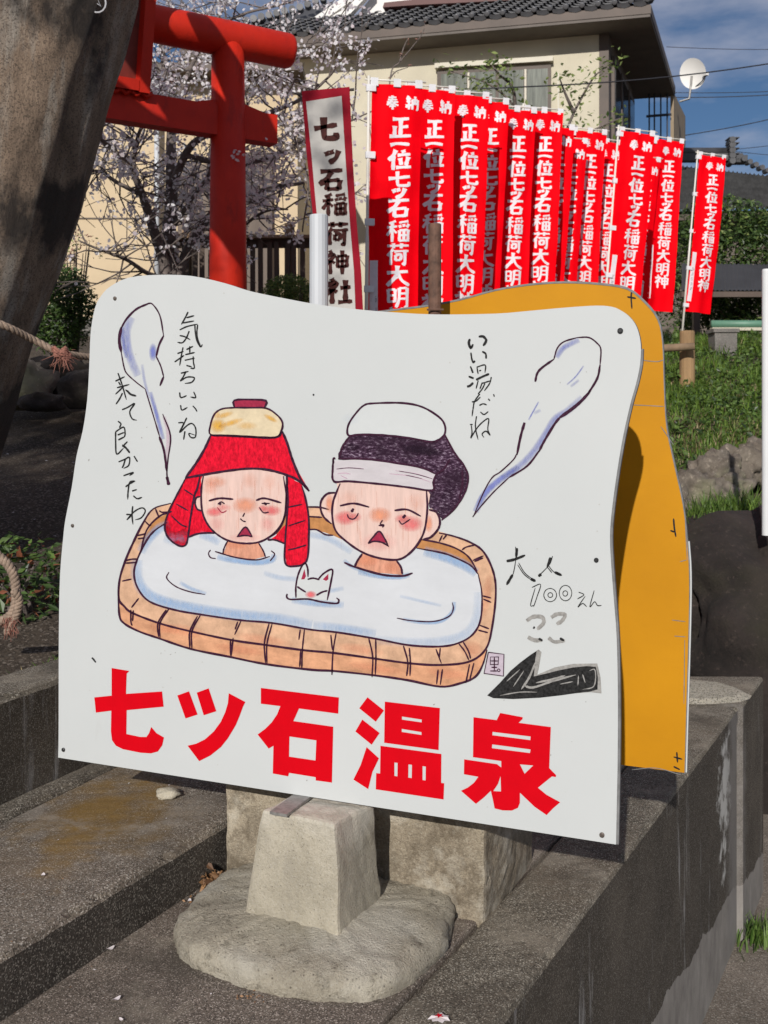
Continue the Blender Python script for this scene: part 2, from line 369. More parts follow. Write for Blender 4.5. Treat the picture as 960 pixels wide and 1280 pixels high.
t.ribbon([(549,666),(567,670),(588.6,678),(605,690),(617,715),(620,742),(615.6,782.5),(607.5,811),(586,827),(548,831),(510,828.6),(469,823),(418,816),(380,812.5),(333,806),(291,800),(239,789),(200,779),(166,766),(156,758),(149,748),(150,724),(157,701),(166,680),(179,654),(192,636),(214,629)], ow, O, 6)
t.ribbon([(148,737),(149.6,768.4),(155.6,779),(174,789),(197,797),(239,811),(286,820.5),(333,830),(390,837),(418,838.5),(469,844),(510,850),(550.6,858),(575,854),(594,846),(603.5,831),(609,812)], ow, O, 6)
t.ribbon([(209,653),(194,663),(184,675),(172.5,698),(168,716),(172.5,734.6),(187,751.5),(218,762),(252,768),(301,775),(340.5,778.5),(390,787),(420.6,790),(469,798),(510,806),(548,808),(572,804),(591,793),(601,774),(602.6,742),(598,717.5)], ow * .9, O, 6)
t.lines([[(598,717.5),(588.6,706.7),(569.6,697),(553,691),(521,685)],[(527.6,674.5),(548,678),(569.6,685),(586,696),(597,714)],[(385,633.5),(400,634),(412,637)],[(385,645.5),(403,646.5)],[(385,662),(396,662),(407,668),(417,669)],[(214,640),(200,645),(184,662),(176,690)]], ow * .8, O, 6)
tk = []
d4 = [[(210,60),(228,105)],[(228,70),(245,78),(290,74)],[(160,120),(178,138),(190,140)],[(115,190),(140,186),(165,180)],[(125,205),(160,200)],[(65,310),(95,303),(125,302)],[(65,322),(120,318)],[(50,408),(95,398)],[(95,535),(130,490)],[(92,545),(92,600),(98,622)],[(104,548),(100,600)],[(275,540),(232,610),(232,680)],[(262,545),(222,610),(225,675)],[(425,572),(385,650),(385,735)],[(412,575),(375,650),(375,730)],[(620,600),(590,665)],[(605,602),(592,640)],[(583,680),(573,770)],[(570,690),(570,765)],[(770,612),(745,710),(745,805)],[(755,612),(733,705),(738,800)],[(925,640),(915,740),(912,830)],[(905,640),(898,690)],[(907,740),(902,820)]]
d5 = [[(150,628),(135,720),(130,825)],[(125,640),(132,710)],[(300,655),(318,740),(315,835)],[(332,660),(333,745),(330,825)],[(460,690),(480,765),(475,830)],[(487,700),(492,765),(490,830)],[(610,705),(635,772)],[(630,700),(625,750)],[(620,800),(613,868)],[(640,798),(630,870)],[(715,680),(742,715),(762,757)],[(735,672),(760,715),(770,750)],[(785,770),(765,850)],[(765,775),(748,862)],[(810,595),(855,612)],[(805,618),(850,630)],[(825,460),(865,470)],[(828,475),(865,490)],[(780,297),(830,275)],[(787,302),(828,285)],[(730,248),(750,235),(790,225)],[(625,210),(640,180)],[(642,200),(660,178)]]
t.frame(140, 620, 3.84).lines(d4, 5.5, O, 6); t.frame(380, 620, 3.692).lines(d5, 5.5, O, 6)
t.frame(0, 0, 1)
B_ = M['a_blue']
for P, wd, st in (([(171,700),(172,722),(182,740),(205,752),(250,762),(300,769),(350,774),(390,782)], 17, .62), ([(176,690),(186,674),(200,660),(212,655)], 14, .6), ([(206,670),(220,674),(236,668)], 18, .35), ([(530,689),(556,696),(580,706),(596,716)], 15, .75), ([(470,800),(520,803),(560,800),(585,790),(596,770),(598,740)], 14, .3), ([(392,782),(430,786),(470,792)], 14, .45), ([(225,728),(240,736),(258,742)], 6, .5), ([(504,774),(530,778),(552,776),(566,764),(568,752)], 6, .75), ([(385,668),(410,673),(440,690)], 10, .35), ([(330,716),(350,722),(375,724)], 8, .3), ([(365,750),(395,754),(430,756)], 10, .6),([(392,740),(415,738),(430,735)], 7, .3), ([(272,696),(290,700),(320,703),(340,700),(343,693)], 9, .8), ([(448,715),(475,720),(500,721),(512,718)], 8, .8), ([(430,700),(440,708),(460,716)], 6, .5),([(275,678),(262,672),(250,668)],12,.4),([(500,745),(530,752),(552,757)], 5, .3)):
    t.soft(P, wd, B_, 4, st)
t.frame(140, 620, 3.84).lines([[(275,365),(265,395),(310,435),(380,460),(448,472)],[(475,258),(465,275),(475,295),(500,300)],[(765,262),(782,280),(760,312)]], 4.5, M['outline'], 6)
t.frame(380, 620, 3.692).lines([[(430,563),(500,575),(600,578),(670,555),(690,520),(685,490)]], 4.5, M['outline'], 6)
t.build('bath_tub_drawing', sign, 'drawn wooden tub of pale blue water')
# --- figure in the red helmet
g = PR(); g.frame(215, 490, 5.333); R_ = M['red_pencil']
g.fill([(8,740),(60,640),(95,570),(190,560),(170,640),(150,700),(125,850),(108,975),(90,1022),(40,1020),(-30,960),(-40,880),(-20,800)], R_, 4, smooth=3)
g.fill([(165,570),(215,555),(200,700),(210,800),(250,880),(290,935),(180,940),(108,965),(125,850),(150,700)], R_, 3.5, smooth=2)
g.fill([(765,880),(740,900),(690,960),(650,985),(765,1010)], R_, 3.5)
g.fill([(760,545),(820,590),(868,620),(890,700),(912,820),(915,960),(900,1120),(820,1160),(765,1148),(757,1000),(770,800)], R_, 4, smooth=2)
g.fill([(375,985),(345,1080),(420,1100),(540,1117),(628,1095),(605,1040),(580,1000)], M['neck'], 4)
g.fill([(212,545),(200,680),(205,790),(240,880),(300,945),(380,990),(480,1008),(580,1000),(660,960),(720,900),(755,820),(760,700),(745,545),(640,500),(520,500),(380,515)], M['skin'], 5, smooth=3)
g.fill([(190,695),(168,705),(158,740),(170,775),(205,790)], M['skin'], 5)
g.fill([(262,288),(380,292),(500,298),(690,303),(742,262),(770,340),(800,430),(850,540),(918,658),(850,590),(760,550),(640,520),(520,512),(380,525),(200,555),(90,572),(160,480),(220,380)], R_, 6)
g.fill([(262,285),(260,220),(285,150),(330,115),(400,105),(520,105),(630,108),(700,150),(738,200),(732,255),(690,302),(500,298),(380,290)], M['cream'], 7, smooth=3)
g.fill([(420,55),(520,50),(628,58),(617,105),(520,103),(420,105)], M['crimson'], 7)
for a in ((310,225,60,50,.85,0),(400,205,90,22,.7,-.3),(350,155,70,20,.6,-.3),(660,175,55,18,.7,.5),(500,225,80,30,.35,0),(300,150,30,30,.4,0)): g.blob(a[0], a[1], a[2], a[3], M['a_gold'], 8, a[4], a[5])
g.blob(530, 150, 60, 26, M['paper'], 7.5, 1, .2) if False else None
for a in ((285,800,62,36,'a_pink',.8),(345,770,60,26,'a_pink',.35),(665,790,70,40,'a_pink',.75),(610,775,40,26,'a_pink',.6),(490,755,90,60,'a_orange',.75),(285,600,90,45,'a_orange',.5),(260,640,60,50,'a_orange',.3),(520,590,60,60,'a_orange',.22),(650,600,50,60,'a_orange',.18),(430,1020,80,30,'a_orange',.5),(300,880,60,60,'a_pink',.2),(640,880,60,60,'a_pink',.25),(490,970,120,30,'a_pink',.2)): g.blob(a[0], a[1], a[2], a[3], M[a[4]], 6, a[5])
for k in range(34): # pencil hatching over the face
    x = random.uniform(225, 740); y = random.uniform(560, 900); g.soft([(x, y), (x + 3, y + random.uniform(50, 120))], 7, M['a_orange'], 5.6, random.uniform(.12, .3))
g.lines([[(262,288),(220,380),(160,480),(92,572)],[(95,572),(200,553),(380,524),(520,510),(640,518),(760,550),(850,592),(915,660)],[(738,262),(770,340),(805,450),(850,560),(880,610),(918,658)],[(262,288),(380,291),(500,297),(690,303),(738,262)]], 12, O, 9)
g.loop([(262,285),(260,220),(285,150),(330,115),(400,105),(520,105),(630,108),(700,150),(738,200),(732,255),(690,302),(500,298),(380,290)], 9, O, 9)
g.lines([[(420,105),(418,56),(520,50),(630,58),(618,105)]], 10, O, 9, k=3)
g.lines([[(190,560),(172,640),(150,700),(125,850),(108,975),(90,1022),(40,1020),(-25,965),(-45,890),(-20,800),(8,740),(60,640),(95,572)],[(110,968),(170,945),(240,938),(290,940)],[(212,560),(198,660),(204,790),(240,880),(300,945),(380,990),(480,1008),(580,1000),(660,960),(720,900),(755,820),(765,700),(745,560)],[(640,985),(690,985),(760,1012)],[(765,560),(775,700),(768,850),(757,1000),(758,1140),(820,1160),(900,1125),(915,960),(912,820),(890,700),(868,625)],[(772,555),(765,700),(755,820),(715,915),(655,968)],[(190,695),(165,705),(157,740),(172,780),(205,792)]], 9.5, O, 9)
g.lines([[(85,650),(145,688)],[(30,745),(110,790)],[(0,825),(60,880),(105,900)],[(775,768),(870,748)],[(778,892),(890,855)],[(775,1052),(830,1040),(900,1018)],[(375,990),(350,1040),(342,1082)],[(580,1005),(612,1060),(625,1098)],[(290,1062),(420,1100),(560,1118),(655,1095)]], 7, O, 9)
g.lines([[(248,725),(320,708),(412,714)],[(563,722),(620,708),(732,738)]], 10, O, 9)
g.lines([[(308,748),(330,732),(355,745)],[(600,742),(655,742)],[(585,768),(612,803),(650,800)],[(488,805),(474,832)],[(458,843),(475,858),(495,864)]], 6.5, O, 9)
g.lines([[(320,742),(330,750)],[(615,738),(635,750)]], 12, O, 9); g.lines([[(305,768),(335,802),(368,790)]], 5, M['crimson'], 9)
g.fill([(493,900),(537,962),(440,962)], M['crimson'], 7); g.lines([[(435,964),(490,955),(540,964)],[(440,960),(493,900),(537,960)]], 8, O, 9)
g.build('helmet_figure_drawing', sign, 'drawn bather in a red helmet')
# --- figure with the topknot
g = PR(); g.frame(395, 490, 4.8)
g.fill([(205,262),(260,255),(400,258),(560,275),(680,297),(730,290),(775,255),(830,360),(895,450),(915,520),(890,610),(830,700),(760,765),(735,720),(700,700),(680,690),(665,600),(640,500),(480,440),(300,420),(135,400),(160,330)], M['hair'], 4, smooth=2)
g.blob(640, 350, 150, 35, M['a_black'], 5, .9, .15); g.blob(220, 330, 60, 30, M['a_black'], 5, .5); g.blob(800, 600, 50, 90, M['a_black'], 5, .35, .5)
g.fill([(280,965),(235,1045),(330,1080),(520,1097),(512,1040),(485,1005)], M['neck'], 4)
g.fill([(120,605),(70,610),(35,650),(30,700),(50,750),(95,790),(130,700)], M['skin'], 4, smooth=2)
g.fill([(665,705),(725,720),(745,770),(735,820),(690,870),(640,882)], M['skin'], 5, smooth=2)
g.fill([(150,530),(400,540),(665,580),(670,700),(655,820),(620,900),(560,970),(490,1005),(380,995),(280,960),(190,900),(120,830),(100,740),(105,660),(130,590)], M['skin'], 6, smooth=3)
g.fill([(105,395),(118,412),(300,402),(480,428),(640,457),(722,492),(705,540),(703,590),(560,572),(400,555),(200,535),(110,535),(103,460)], M['band'], 7)
g.fill([(190,240),(200,190),(240,130),(290,80),(350,68),(520,66),(640,90),(740,150),(775,200),(772,255),(730,290),(680,297),(560,275),(400,258),(260,255),(205,262)], M['paper'], 7, smooth=2)
for a in ((180,755,75,48,'a_pink',.75),(240,750,40,30,'a_pink',.5),(570,790,80,52,'a_pink',.75),(520,760,50,30,'a_pink',.6),(385,738,75,52,'a_orange',.85),(85,670,28,60,'a_orange',.8),(678,790,26,55,'a_orange',.8),(310,1010,70,40,'a_orange',.6),(460,1050,60,40,'a_orange',.35),(200,640,60,60,'a_orange',.15),(600,660,60,60,'a_orange',.15),(210,160,60,40,'a_blue',.06),(380,900,120,60,'a_pink',.22)): g.blob(a[0], a[1], a[2], a[3], M[a[4]], 7.5, a[5])
for k in range(40):
    x = random.uniform(130, 640); y = random.uniform(570, 880); g.soft([(x, y), (x + 2, y + random.uniform(50, 110))], 7, M[random.choice(['a_orange','a_orange','cream'])] if False else M['a_orange'], 6.6, random.uniform(.10, .28))
for P in ([(125,462),(200,455),(290,460)],[(130,490),(170,486),(210,492)],[(480,472),(600,490),(705,522)],[(440,490),(580,505),(690,540)],[(150,500),(190,520)]): g.soft(P, 9, M['a_lilac'], 8, .8)
g.lines([[(125,462),(200,455),(290,462)],[(500,474),(600,492),(700,520)],[(540,498),(640,520)]], 3, M['outline'], 8.5)
g.loop([(190,240),(200,190),(240,130),(290,80),(350,68),(520,66),(640,90),(740,150),(775,200),(772,255),(730,290),(680,297),(560,275),(400,258),(260,255),(205,262)], 9, O, 9)
g.lines([[(205,265),(160,330),(142,398)],[(135,400),(300,402),(480,425),(640,455),(722,492)],[(108,397),(103,460),(110,535),(200,535),(400,553),(560,572),(700,590),(706,540),(722,492)],[(118,395),(106,402),(108,430)],[(775,255),(830,360),(895,450),(915,520),(890,610),(830,700),(755,768)],[(805,402),(770,460),(722,495)],[(665,590),(670,700),(655,820),(620,900),(560,970),(490,1005),(380,995),(280,960),(190,900),(120,830),(100,740),(105,660),(130,590),(148,548)],[(120,603),(70,610),(35,650),(30,700),(50,750),(95,790)],[(680,705),(725,720),(745,770),(735,820),(690,870),(645,882)],[(280,970),(252,1010),(235,1045)],[(485,1010),(512,1050),(520,1092)],[(172,1022),(240,1050),(400,1095),(520,1102),(582,1085)],[(880,470),(880,560),(860,640)]], 9.5, O, 9.5)
g.lines([[(146,682),(230,668),(322,690)],[(473,710),(550,705),(632,745)]], 9, O, 9.5)
g.lines([[(190,733),(200,755),(225,762),(245,748),(257,725)],[(500,770),(518,792),(545,778),(568,762)],[(402,768),(388,792),(410,797),(400,812)]], 6, O, 9.5)
g.lines([[(228,698),(215,720)],[(540,737),(522,756)]], 12, O, 9.5); g.lines([[(378,800),(410,800)]], 7, O, 9.5)
g.fill([(382,836),(434,908),(400,898),(345,890),(330,895)], M['crimson'], 8); g.lines([[(315,908),(345,870),(382,835),(415,880),(438,928)],[(315,908),(350,895),(400,902),(438,925)]], 8, O, 9.5)
g.build('topknot_figure_drawing', sign, 'drawn bather with black topknot and white headband')
# --- little white fox head
g = PR(); g.frame(0, 0, 1)
g.fill([(370,748),(370.5,732),(374,716),(381,703.5),(385,710),(385.5,723),(400,724),(406,716),(416,712),(414,728),(409,750)], M['paper'], 7)
g.fill([(377,724),(381,711),(383,720),(381,724)], M['crimson'], 8); g.fill([(404,724),(411,717),(411,724),(408,726)], M['crimson'], 8)
g.blob(389, 743, 8, 5, M['a_pink'], 8, .9)
g.lines([[(370.5,747),(370.5,732),(374,716),(381,703.5),(385,710),(385.5,721)],[(385,724),(392,722.5),(400,724.5)],[(398,724),(406,716),(416,712),(414,728),(409.5,750)],[(359.5,742),(359,746),(364,749),(385,748.5),(402,752),(421,754),(424,750),(421,747)],[(372,733),(378,737),(383,740)],[(396,744),(403,740),(410,738)]], 1.7, O, 9)
g.build('fox_drawing', sign, 'drawn white fox head')
# --- steam
V_ = M['a_violet']
g = PR(); g.frame(130, 360, 4.923)
g.soft([(170,180),(140,260),(145,360),(170,450),(210,540)], 60, V_, 1, .6, side=0); g.soft([(115,240),(118,330),(140,430)], 30, V_, 1, .7); g.blob(302, 395, 26, 60, V_, 1, .95)
g.soft([(235,470),(250,570),(280,680)], 22, V_, 1, .4); g.soft([(285,640),(325,780),(365,930)], 30, V_, 1, .8); g.soft([(370,790),(395,900),(385,1060)], 30, M['a_lilac'], 1, .6)
g.ribbon([(275,95),(200,130),(140,190),(105,250)], 9, O, 3); g.ribbon([(108,240),(95,320),(108,400)], 14, M['outline'], 3, taper=(.5,.3)); g.ribbon([(107,395),(125,490),(145,530),(200,580),(255,622)], 6, O, 3)
g.lines([[(255,622),(300,770),(345,920)]], 6, O, 3); g.ribbon([(342,915),(370,1000),(388,1130)], 11, O, 3)
g.lines([[(270,95),(300,100),(345,170),(368,295)],[(322,420),(350,480),(368,545)],[(362,775),(410,910),(395,1050),(388,1140),(395,1185)]], 6.5, O, 3); g.lines([[(368,293),(340,350),(322,422)],[(368,545),(345,602)]], 9, O, 3); g.ribbon([(388,1160),(395,1190),(400,1212)], 14, O, 3)
g.build('steam_drawing', sign, 'drawn wisp of steam upper left')
g = PR(); g.frame(580, 400, 4.8)
g.soft([(555,225),(600,165),(690,118)], 40, V_, 1, .65); g.soft([(618,388),(670,340),(718,275)], 12, V_, 1, .7); g.soft([(640,400),(690,360)], 20, V_, 1, .4)
g.soft([(710,465),(620,545),(545,595),(480,700),(410,800),(330,880),(230,950)], 50, V_, 1, .6); g.soft([(330,880),(200,970),(120,1050),(70,1150)], 46, V_, 1, .95); g.soft([(388,600),(415,550),(448,490)], 12, V_, 1, .8); g.soft([(420,560),(460,540)], 24, V_, 1, .3)
g.ribbon([(428,370),(440,320),(470,285),(540,235)], 10, O, 3); g.lines([[(540,235),(560,170),(600,130),(680,105)],[(680,105),(750,105),(800,140),(822,180),(815,290)]], 6.5, O, 3)
g.ribbon([(817,270),(800,350),(740,450)], 10, O, 3); g.ribbon([(760,425),(700,490),(640,540),(575,585)], 14, O, 3, taper=(.4,.6)); g.lines([[(575,585),(540,630),(480,730),(450,790)]], 11, O, 3); g.lines([[(455,780),(380,875),(270,945)]], 9, O, 3)
g.lines([[(270,945),(180,1030),(100,1120),(52,1182)],[(318,800),(295,840),(220,910),(170,945),(120,1030),(55,1182)]], 6, O, 3); g.ribbon([(364,615),(340,700),(318,810)], 12, O, 3, taper=(1,.4))
g.build('steam_drawing', sign, 'drawn wisp of steam upper right')
# --- hand lettering
K = M['marker']
g = PR(); g.frame(210, 380, 7.111)
g.lines([[(180,70),(150,130),(120,182)],[(165,122),(235,103)],[(135,168),(235,150)],[(105,230),(170,200),(265,178)],[(240,185),(245,260),(258,325),(290,380),(308,358)],[(265,185),(258,260),(270,325),(292,375)],[(190,240),(165,300),(130,343),(85,340)],[(105,280),(150,290),(200,318)],[(60,515),(110,480),(145,455)],[(135,385),(120,460),(105,548)],[(85,440),(140,420)],[(165,405),(225,375)],[(195,375),(195,440)],[(155,450),(240,430)],[(150,500),(240,480)],[(225,465),(228,520),(235,568),(200,572)],[(165,545),(215,560)],[(115,615),(185,598)],[(160,600),(135,650),(108,685)],[(110,685),(170,650),(235,655),(212,695),(150,706)],[(105,785),(112,828),(140,826),(168,812)],[(230,780),(247,830),(200,826)],[(113,898),(125,942),(175,918)],[(222,905),(245,930),(260,957)],[(168,1010),(135,1080),(102,1142)],[(92,1055),(140,1060),(105,1140),(170,1080),(215,1062),(247,1105),(245,1180),(205,1185),(188,1150),(242,1165)],[(152,1130),(140,1207)]], 9, K, 3, taper=(.8,.35))
g.build('handwriting', sign, 'brushed line of Japanese beside the left steam wisp')
g = PR(); g.frame(130, 460, 6.095)
g.lines([[(108,38),(140,130),(172,242)],[(88,100),(160,65)],[(100,150),(195,125)],[(112,105),(127,132)],[(150,140),(120,170),(88,200)],[(142,190),(120,235),(92,276)],[(165,165),(205,200),(248,212)],[(138,318),(180,300),(235,270),(198,330),(215,385),(252,398)],[(108,405),(130,425),(118,455)],[(90,485),(90,560),(98,655),(150,610)],[(90,485),(150,450),(162,500),(155,528)],[(105,510),(155,490)],[(110,548),(160,522)],[(180,560),(140,600)],[(140,585),(170,610),(198,648)],[(112,715),(160,695),(195,680),(190,740),(150,765)],[(165,690),(150,740),(138,762)],[(230,670),(257,715)],[(150,820),(225,795),(195,820)],[(165,905),(200,880),(240,860)],[(235,860),(198,870),(185,940),(182,1002)],[(215,937),(252,925)],[(225,973),(255,995),(292,984)],[(220,1052),(215,1120),(222,1192)],[(170,1115),(207,1120),(175,1157)],[(175,1157),(230,1095),(290,1065),(316,1090),(285,1140),(238,1157)]], 8, K, 3, taper=(.8,.35))
g.lines([[(145,590),(170,610),(197,645)],[(175,170),(205,200),(246,212)]], 12, K, 3.5)
g.build('handwriting', sign, 'brushed line of Japanese left of the tub')
g = PR(); g.frame(570, 410, 8.533)
g.lines([[(150,115),(138,160),(158,212),(185,172)],[(242,92),(290,90),(322,125),(315,155),(290,190)]], 20, K, 3, taper=(.4,.4))
g.lines([[(160,262),(170,330),(185,368),(202,348)],[(280,250),(318,275),(322,326)],[(155,408),(182,478)],[(135,515),(190,537)]], 14, K, 3, taper=(.6,.9)); g.lines([[(118,625),(150,615),(186,582)],[(215,553),(280,520),(356,488)]], 17, K, 3)
g.lines([[(225,420),(237,490)],[(222,417),(312,395),(310,478)],[(248,457),(270,450)],[(238,560),(215,648)],[(282,580),(255,652)],[(272,592),(375,560)],[(310,590),(280,650),(235,705)],[(378,522),(360,590),(303,670)],[(170,788),(215,778),(262,735)],[(255,702),(200,780),(185,850),(172,942)],[(250,825),(290,808),(330,820)],[(262,895),(300,922),(346,890)],[(345,755),(364,775)],[(402,705),(410,732)],[(150,1030),(180,1028)],[(165,1040),(172,1120),(158,1170)],[(220,940),(208,1030),(215,1100),(237,1190)],[(158,1175),(230,1060),(300,990),(350,970),(340,1080),(364,1142),(322,1100),(280,1130),(300,1168)]], 10, K, 3, taper=(.9,.45))
g.build('handwriting', sign, 'brushed line of Japanese left of the right steam wisp')
g = PR(); g.frame(600, 670, 6)
g.lines([[(200,188),(260,175),(340,143)],[(278,90),(272,160)],[(245,290),(200,366)],[(380,320),(418,338)],[(560,270),(615,295)],[(530,160),(505,235)],[(460,285),(438,302)]], 15, K, 3, taper=(.7,.4))
g.lines([[(268,80),(268,180),(250,280),(225,320)],[(290,200),(340,280),(415,335)],[(283,215),(330,285),(380,325)],[(545,150),(520,215),(440,300)],[(510,215),(550,265),(600,290)],[(500,225),(540,275)],[(390,385),(455,362),(430,450),(403,530)],[(415,388),(380,515),(405,520)]], 5, K, 3)
for cx, cy, rx, ry in ((527,442,48,50),(528,442,18,18),(642,427,47,58),(640,430,18,20)): g.loop([(cx + rx * math.cos(k * .785), cy + ry * math.sin(k * .785)) for k in range(8)], 4.5, K, 3)
g.lines([[(740,420),(780,440),(730,472)],[(790,450),(735,532),(770,505),(802,530)],[(857,408),(825,530),(860,492),(882,520),(912,520)]], 5, K, 3)
g.lines([[(350,635),(400,605),(465,608),(478,650),(430,700)],[(360,757),(410,780),(470,780)],[(535,610),(580,585),(638,590),(615,635),(575,660)],[(515,762),(560,793),(638,783)]], 21, M['marker_gray'], 3, taper=(.9,.6)); g.lines([[(440,768),(470,785)],[(600,765),(632,785)],[(400,683),(412,690)]], 14, K, 3.5)
g.build('handwriting', sign, 'handwritten price in marker pen')
g = PR(); g.frame(600, 670, 6)
g.fill([(380,890),(440,850),(462,870),(440,1000),(430,1040),(560,985),(700,958),(880,955),(905,1060),(912,1180),(830,1170),(700,1180),(400,1150)], M['marker_gray'], 2)
g.fill([(55,1195),(150,1100),(230,1010),(300,950),(380,890),(425,862),(415,930),(405,1052),(500,1030),(600,1005),(700,985),(800,975),(870,980),(885,1060),(882,1150),(830,1165),(720,1178),(600,1195),(450,1212),(250,1222),(100,1215)], K, 3)
g.lines([[(420,940),(370,1060),(310,1150)],[(330,1120),(400,1135),(550,1085),(720,1040)],[(420,1100),(560,1070),(640,1045)]], 12, M['marker_gray'], 4, taper=(.2,.2)); g.lines([[(740,1045),(735,1120)],[(770,1035),(790,1100)],[(820,1010),(860,1000),(868,1060),(850,1130),(770,1150)],[(150,1195),(300,1170),(430,1170)],[(200,1090),(300,1000)],[(600,1110),(700,1090)],[(250,1130),(330,1010)]], 6, M['marker_gray'], 4, taper=(.2,.2))
g.build('arrow_drawing', sign, 'scribbled black arrow pointing left')
g = PR(); g.frame(600, 670, 6)
g.fill([(65,870),(182,885),(178,1048),(33,1028)], M['seal'], 7); g.loop([(65,870),(182,885),(178,1048),(33,1028)], 6, O, 10, k=1)
g.lines([[(80,905),(142,905),(138,962),(80,962),(80,905)]], 6, O, 10, k=1); g.lines([[(110,905),(110,1005)],[(82,935),(140,935)],[(88,983),(132,983)],[(78,1010),(132,1010)]], 7, O, 10)
g.loop([(143 + 10 * math.cos(k), 1005 + 10 * math.sin(k)) for k in range(6)], 5, O, 10); g.build('artist_seal', sign)
RV = M['red_vinyl']
def red(fr, polys):
    g = PR(); g.frame(*fr)
    for p in polys: g.fill(p[0], RV, 2, holes=p[1:])
    g.build('red_character', sign)
red((110,820,4.571), [[[(136,68),(237,85),(222,100),(218,216),(424,202),(433,289),(222,309),(220,445),(300,462),(335,462),(350,440),(362,405),(392,440),(435,465),(425,510),(400,545),(360,556),(300,552),(200,532),(160,512),(138,480),(132,430),(134,312),(46,323),(37,236),(136,226)]]])
red((110,820,4.571), [[[(511,225),(578,201),(627,334),(558,356)]],[[(622,209),(690,184),(734,315),(662,338)]],[[(805,212),(900,262),(886,290),(868,340),(845,395),(800,470),(760,520),(700,568),(636,600),(570,512),(620,500),(670,475),(720,430),(760,375),(785,320),(800,270)]]])
red((310,840,3.692), [[[(60,73),(420,117),(417,192),(236,168),(210,226),(394,252),(388,510),(313,500),(313,485),(190,465),(186,481),(115,468),(118,340),(96,353),(45,288),(80,262),(110,232),(135,195),(150,157),(60,146)],[(192,297),(316,315),(312,408),(190,390)]]])
red((310,840,3.692), [[[(552,116),(628,177),(590,229),(514,167)]],[[(528,219),(608,281),(571,335),(496,274)]],[[(548,346),(605,398),(575,460),(555,540),(487,496),(520,430)]],[[(632,136),(886,166),(880,360),(629,326)],[(711,205),(802,219),(802,232),(711,219)],[(710,262),(801,277),(801,290),(710,276)]],[[(612,340),(893,378),(892,511),(906,513),(903,588),(590,541),(592,466),(610,468)],[(676,417),(691,419),(690,481),(676,479)],[(741,426),(757,428),(756,489),(740,487)],[(806,434),(821,436),(820,500),(806,498)]]])
red((560,870,6), [[[(392,126),(560,158),(560,172),(530,200),(772,232),(760,540),(812,593),(808,607),(780,602),(675,687),(740,740),(842,796),(790,840),(740,892),(650,830),(540,725),(540,800),(525,838),(480,858),(410,857),(350,842),(340,790),(322,710),(270,760),(210,808),(98,710),(150,685),(195,650),(228,605),(120,586),(122,474),(340,506),(368,510),(400,535),(400,487),(188,458),(192,158),(366,180)],[(335,268),(620,303),(618,330),(333,293)],[(332,362),(620,400),(615,427),(330,390)],[(540,512),(640,520),(575,582)],[(395,600),(398,715),(340,712),(375,660)]]])
# scuffs on the white face
g = PR(); g.frame(0, 0, 1)
g.lines([[(115,822),(117,824),(120,828)],[(391,493),(393,494)],[(322,364),(324,365)]], 1.6, M['marker'], 2)
for k in range(26):
    x, y = random.uniform(100, 760), random.uniform(400, 1000); g.lines([[(x, y), (x + random.uniform(-2, 2), y + random.uniform(.5, 2.5))]], random.uniform(.4, .9), M['marker_gray'], 1)
g.build('scuff_mark', sign)['kind'] = 'stuff'

# yellow back board of the opposite sign, .47 m behind
Ry = Vector((.694, 2.395, 0)); P0y = Ry - uS * WID; P0y.z = ZB - .002
back = Plane(P0y, A_S)
oy = [(531,382),(575,374),(619,362),(662,355),(706,352),(750,354),(785,360),(807,377),(823,398),(829,428),(831,484),(834,532),(843,576),(854.6,629),(860,677),(862.5,716),(862,777),(858.5,900)]
pts = [back.loc(*p) for p in catmull(oy, 3)]
lz = pts[0][1]
left = [(0, 0), (.012, .25), (.01, .5), (-.005, .68), (.0, .8), (.04, .93), (.09, 1.0), (.17, 1.02), (.28, 1.01), (.42, lz - .02)]
poly = left + pts + [(WID, 0)]
ysign = thing('yellow_sign_board', 'yellow-backed wavy board standing close behind the white bathing sign', 'sign', P0y, (0, 0, -A_S))
MB().slab(poly, 0, .014).build('panel', [M['yellow'], M['panel_edge']], ysign)
tq_ = [back.loc(*p) for p in catmull([(860,677),(862.5,716),(862,777),(858.5,900)], 4)] + [(WID, 0)]
MB().slab(tq_ + [(p[0] + .003, p[1]) for p in reversed(tq_)], .004, .013).build('edge_trim', M['white'], ysign)
edge = MB()   # grey laminate lip that follows the outline
for k, (a, b) in enumerate(zip(poly[8:-1], poly[9:])):
    edge.hexa([(a[0]-.002, -.001, a[1]-.004), (b[0]-.002, -.001, b[1]-.004), (b[0], .004, b[1]-.004), (a[0], .004, a[1]-.004), (a[0], -.001, a[1]+.001), (b[0], -.001, b[1]+.001), (b[0], .004, b[1]+.001), (a[0], .004, a[1]+.001)])
edge.build('edge_strip', M['panel_edge'], ysign)
g = Print(back); g.frame(0, 0, 1)
for C_ in [[(790,362),(789,372),(790,386)],[(784,371),(795,373)],[(842,648),(843,660),(845,671)],[(838,663),(843,665)],[(846,940),(847,953)],[(842,946),(853,949)],[(842,958),(850,962)]]: g = Print(back); g.frame(0, 0, 1); g.lines([C_], 1.5, M['marker'], 2); g.build('crack_mark', ysign)
for C_ in [[(790,506),(810,507),(830,508)],[(800,450),(820,452),(829,450)],[(826,533),(842,556)],[(850,702),(858,700)],[(840,775),(857,777)],[(843,795),(857,796)],[(856,640),(859,700)],[(856,800),(855,880)],[(790,962),(820,960),(850,968)]]: g = Print(back); g.frame(0, 0, 1); g.lines([C_], .7, M['panel_edge'], 2); g.build('crack_mark', ysign)

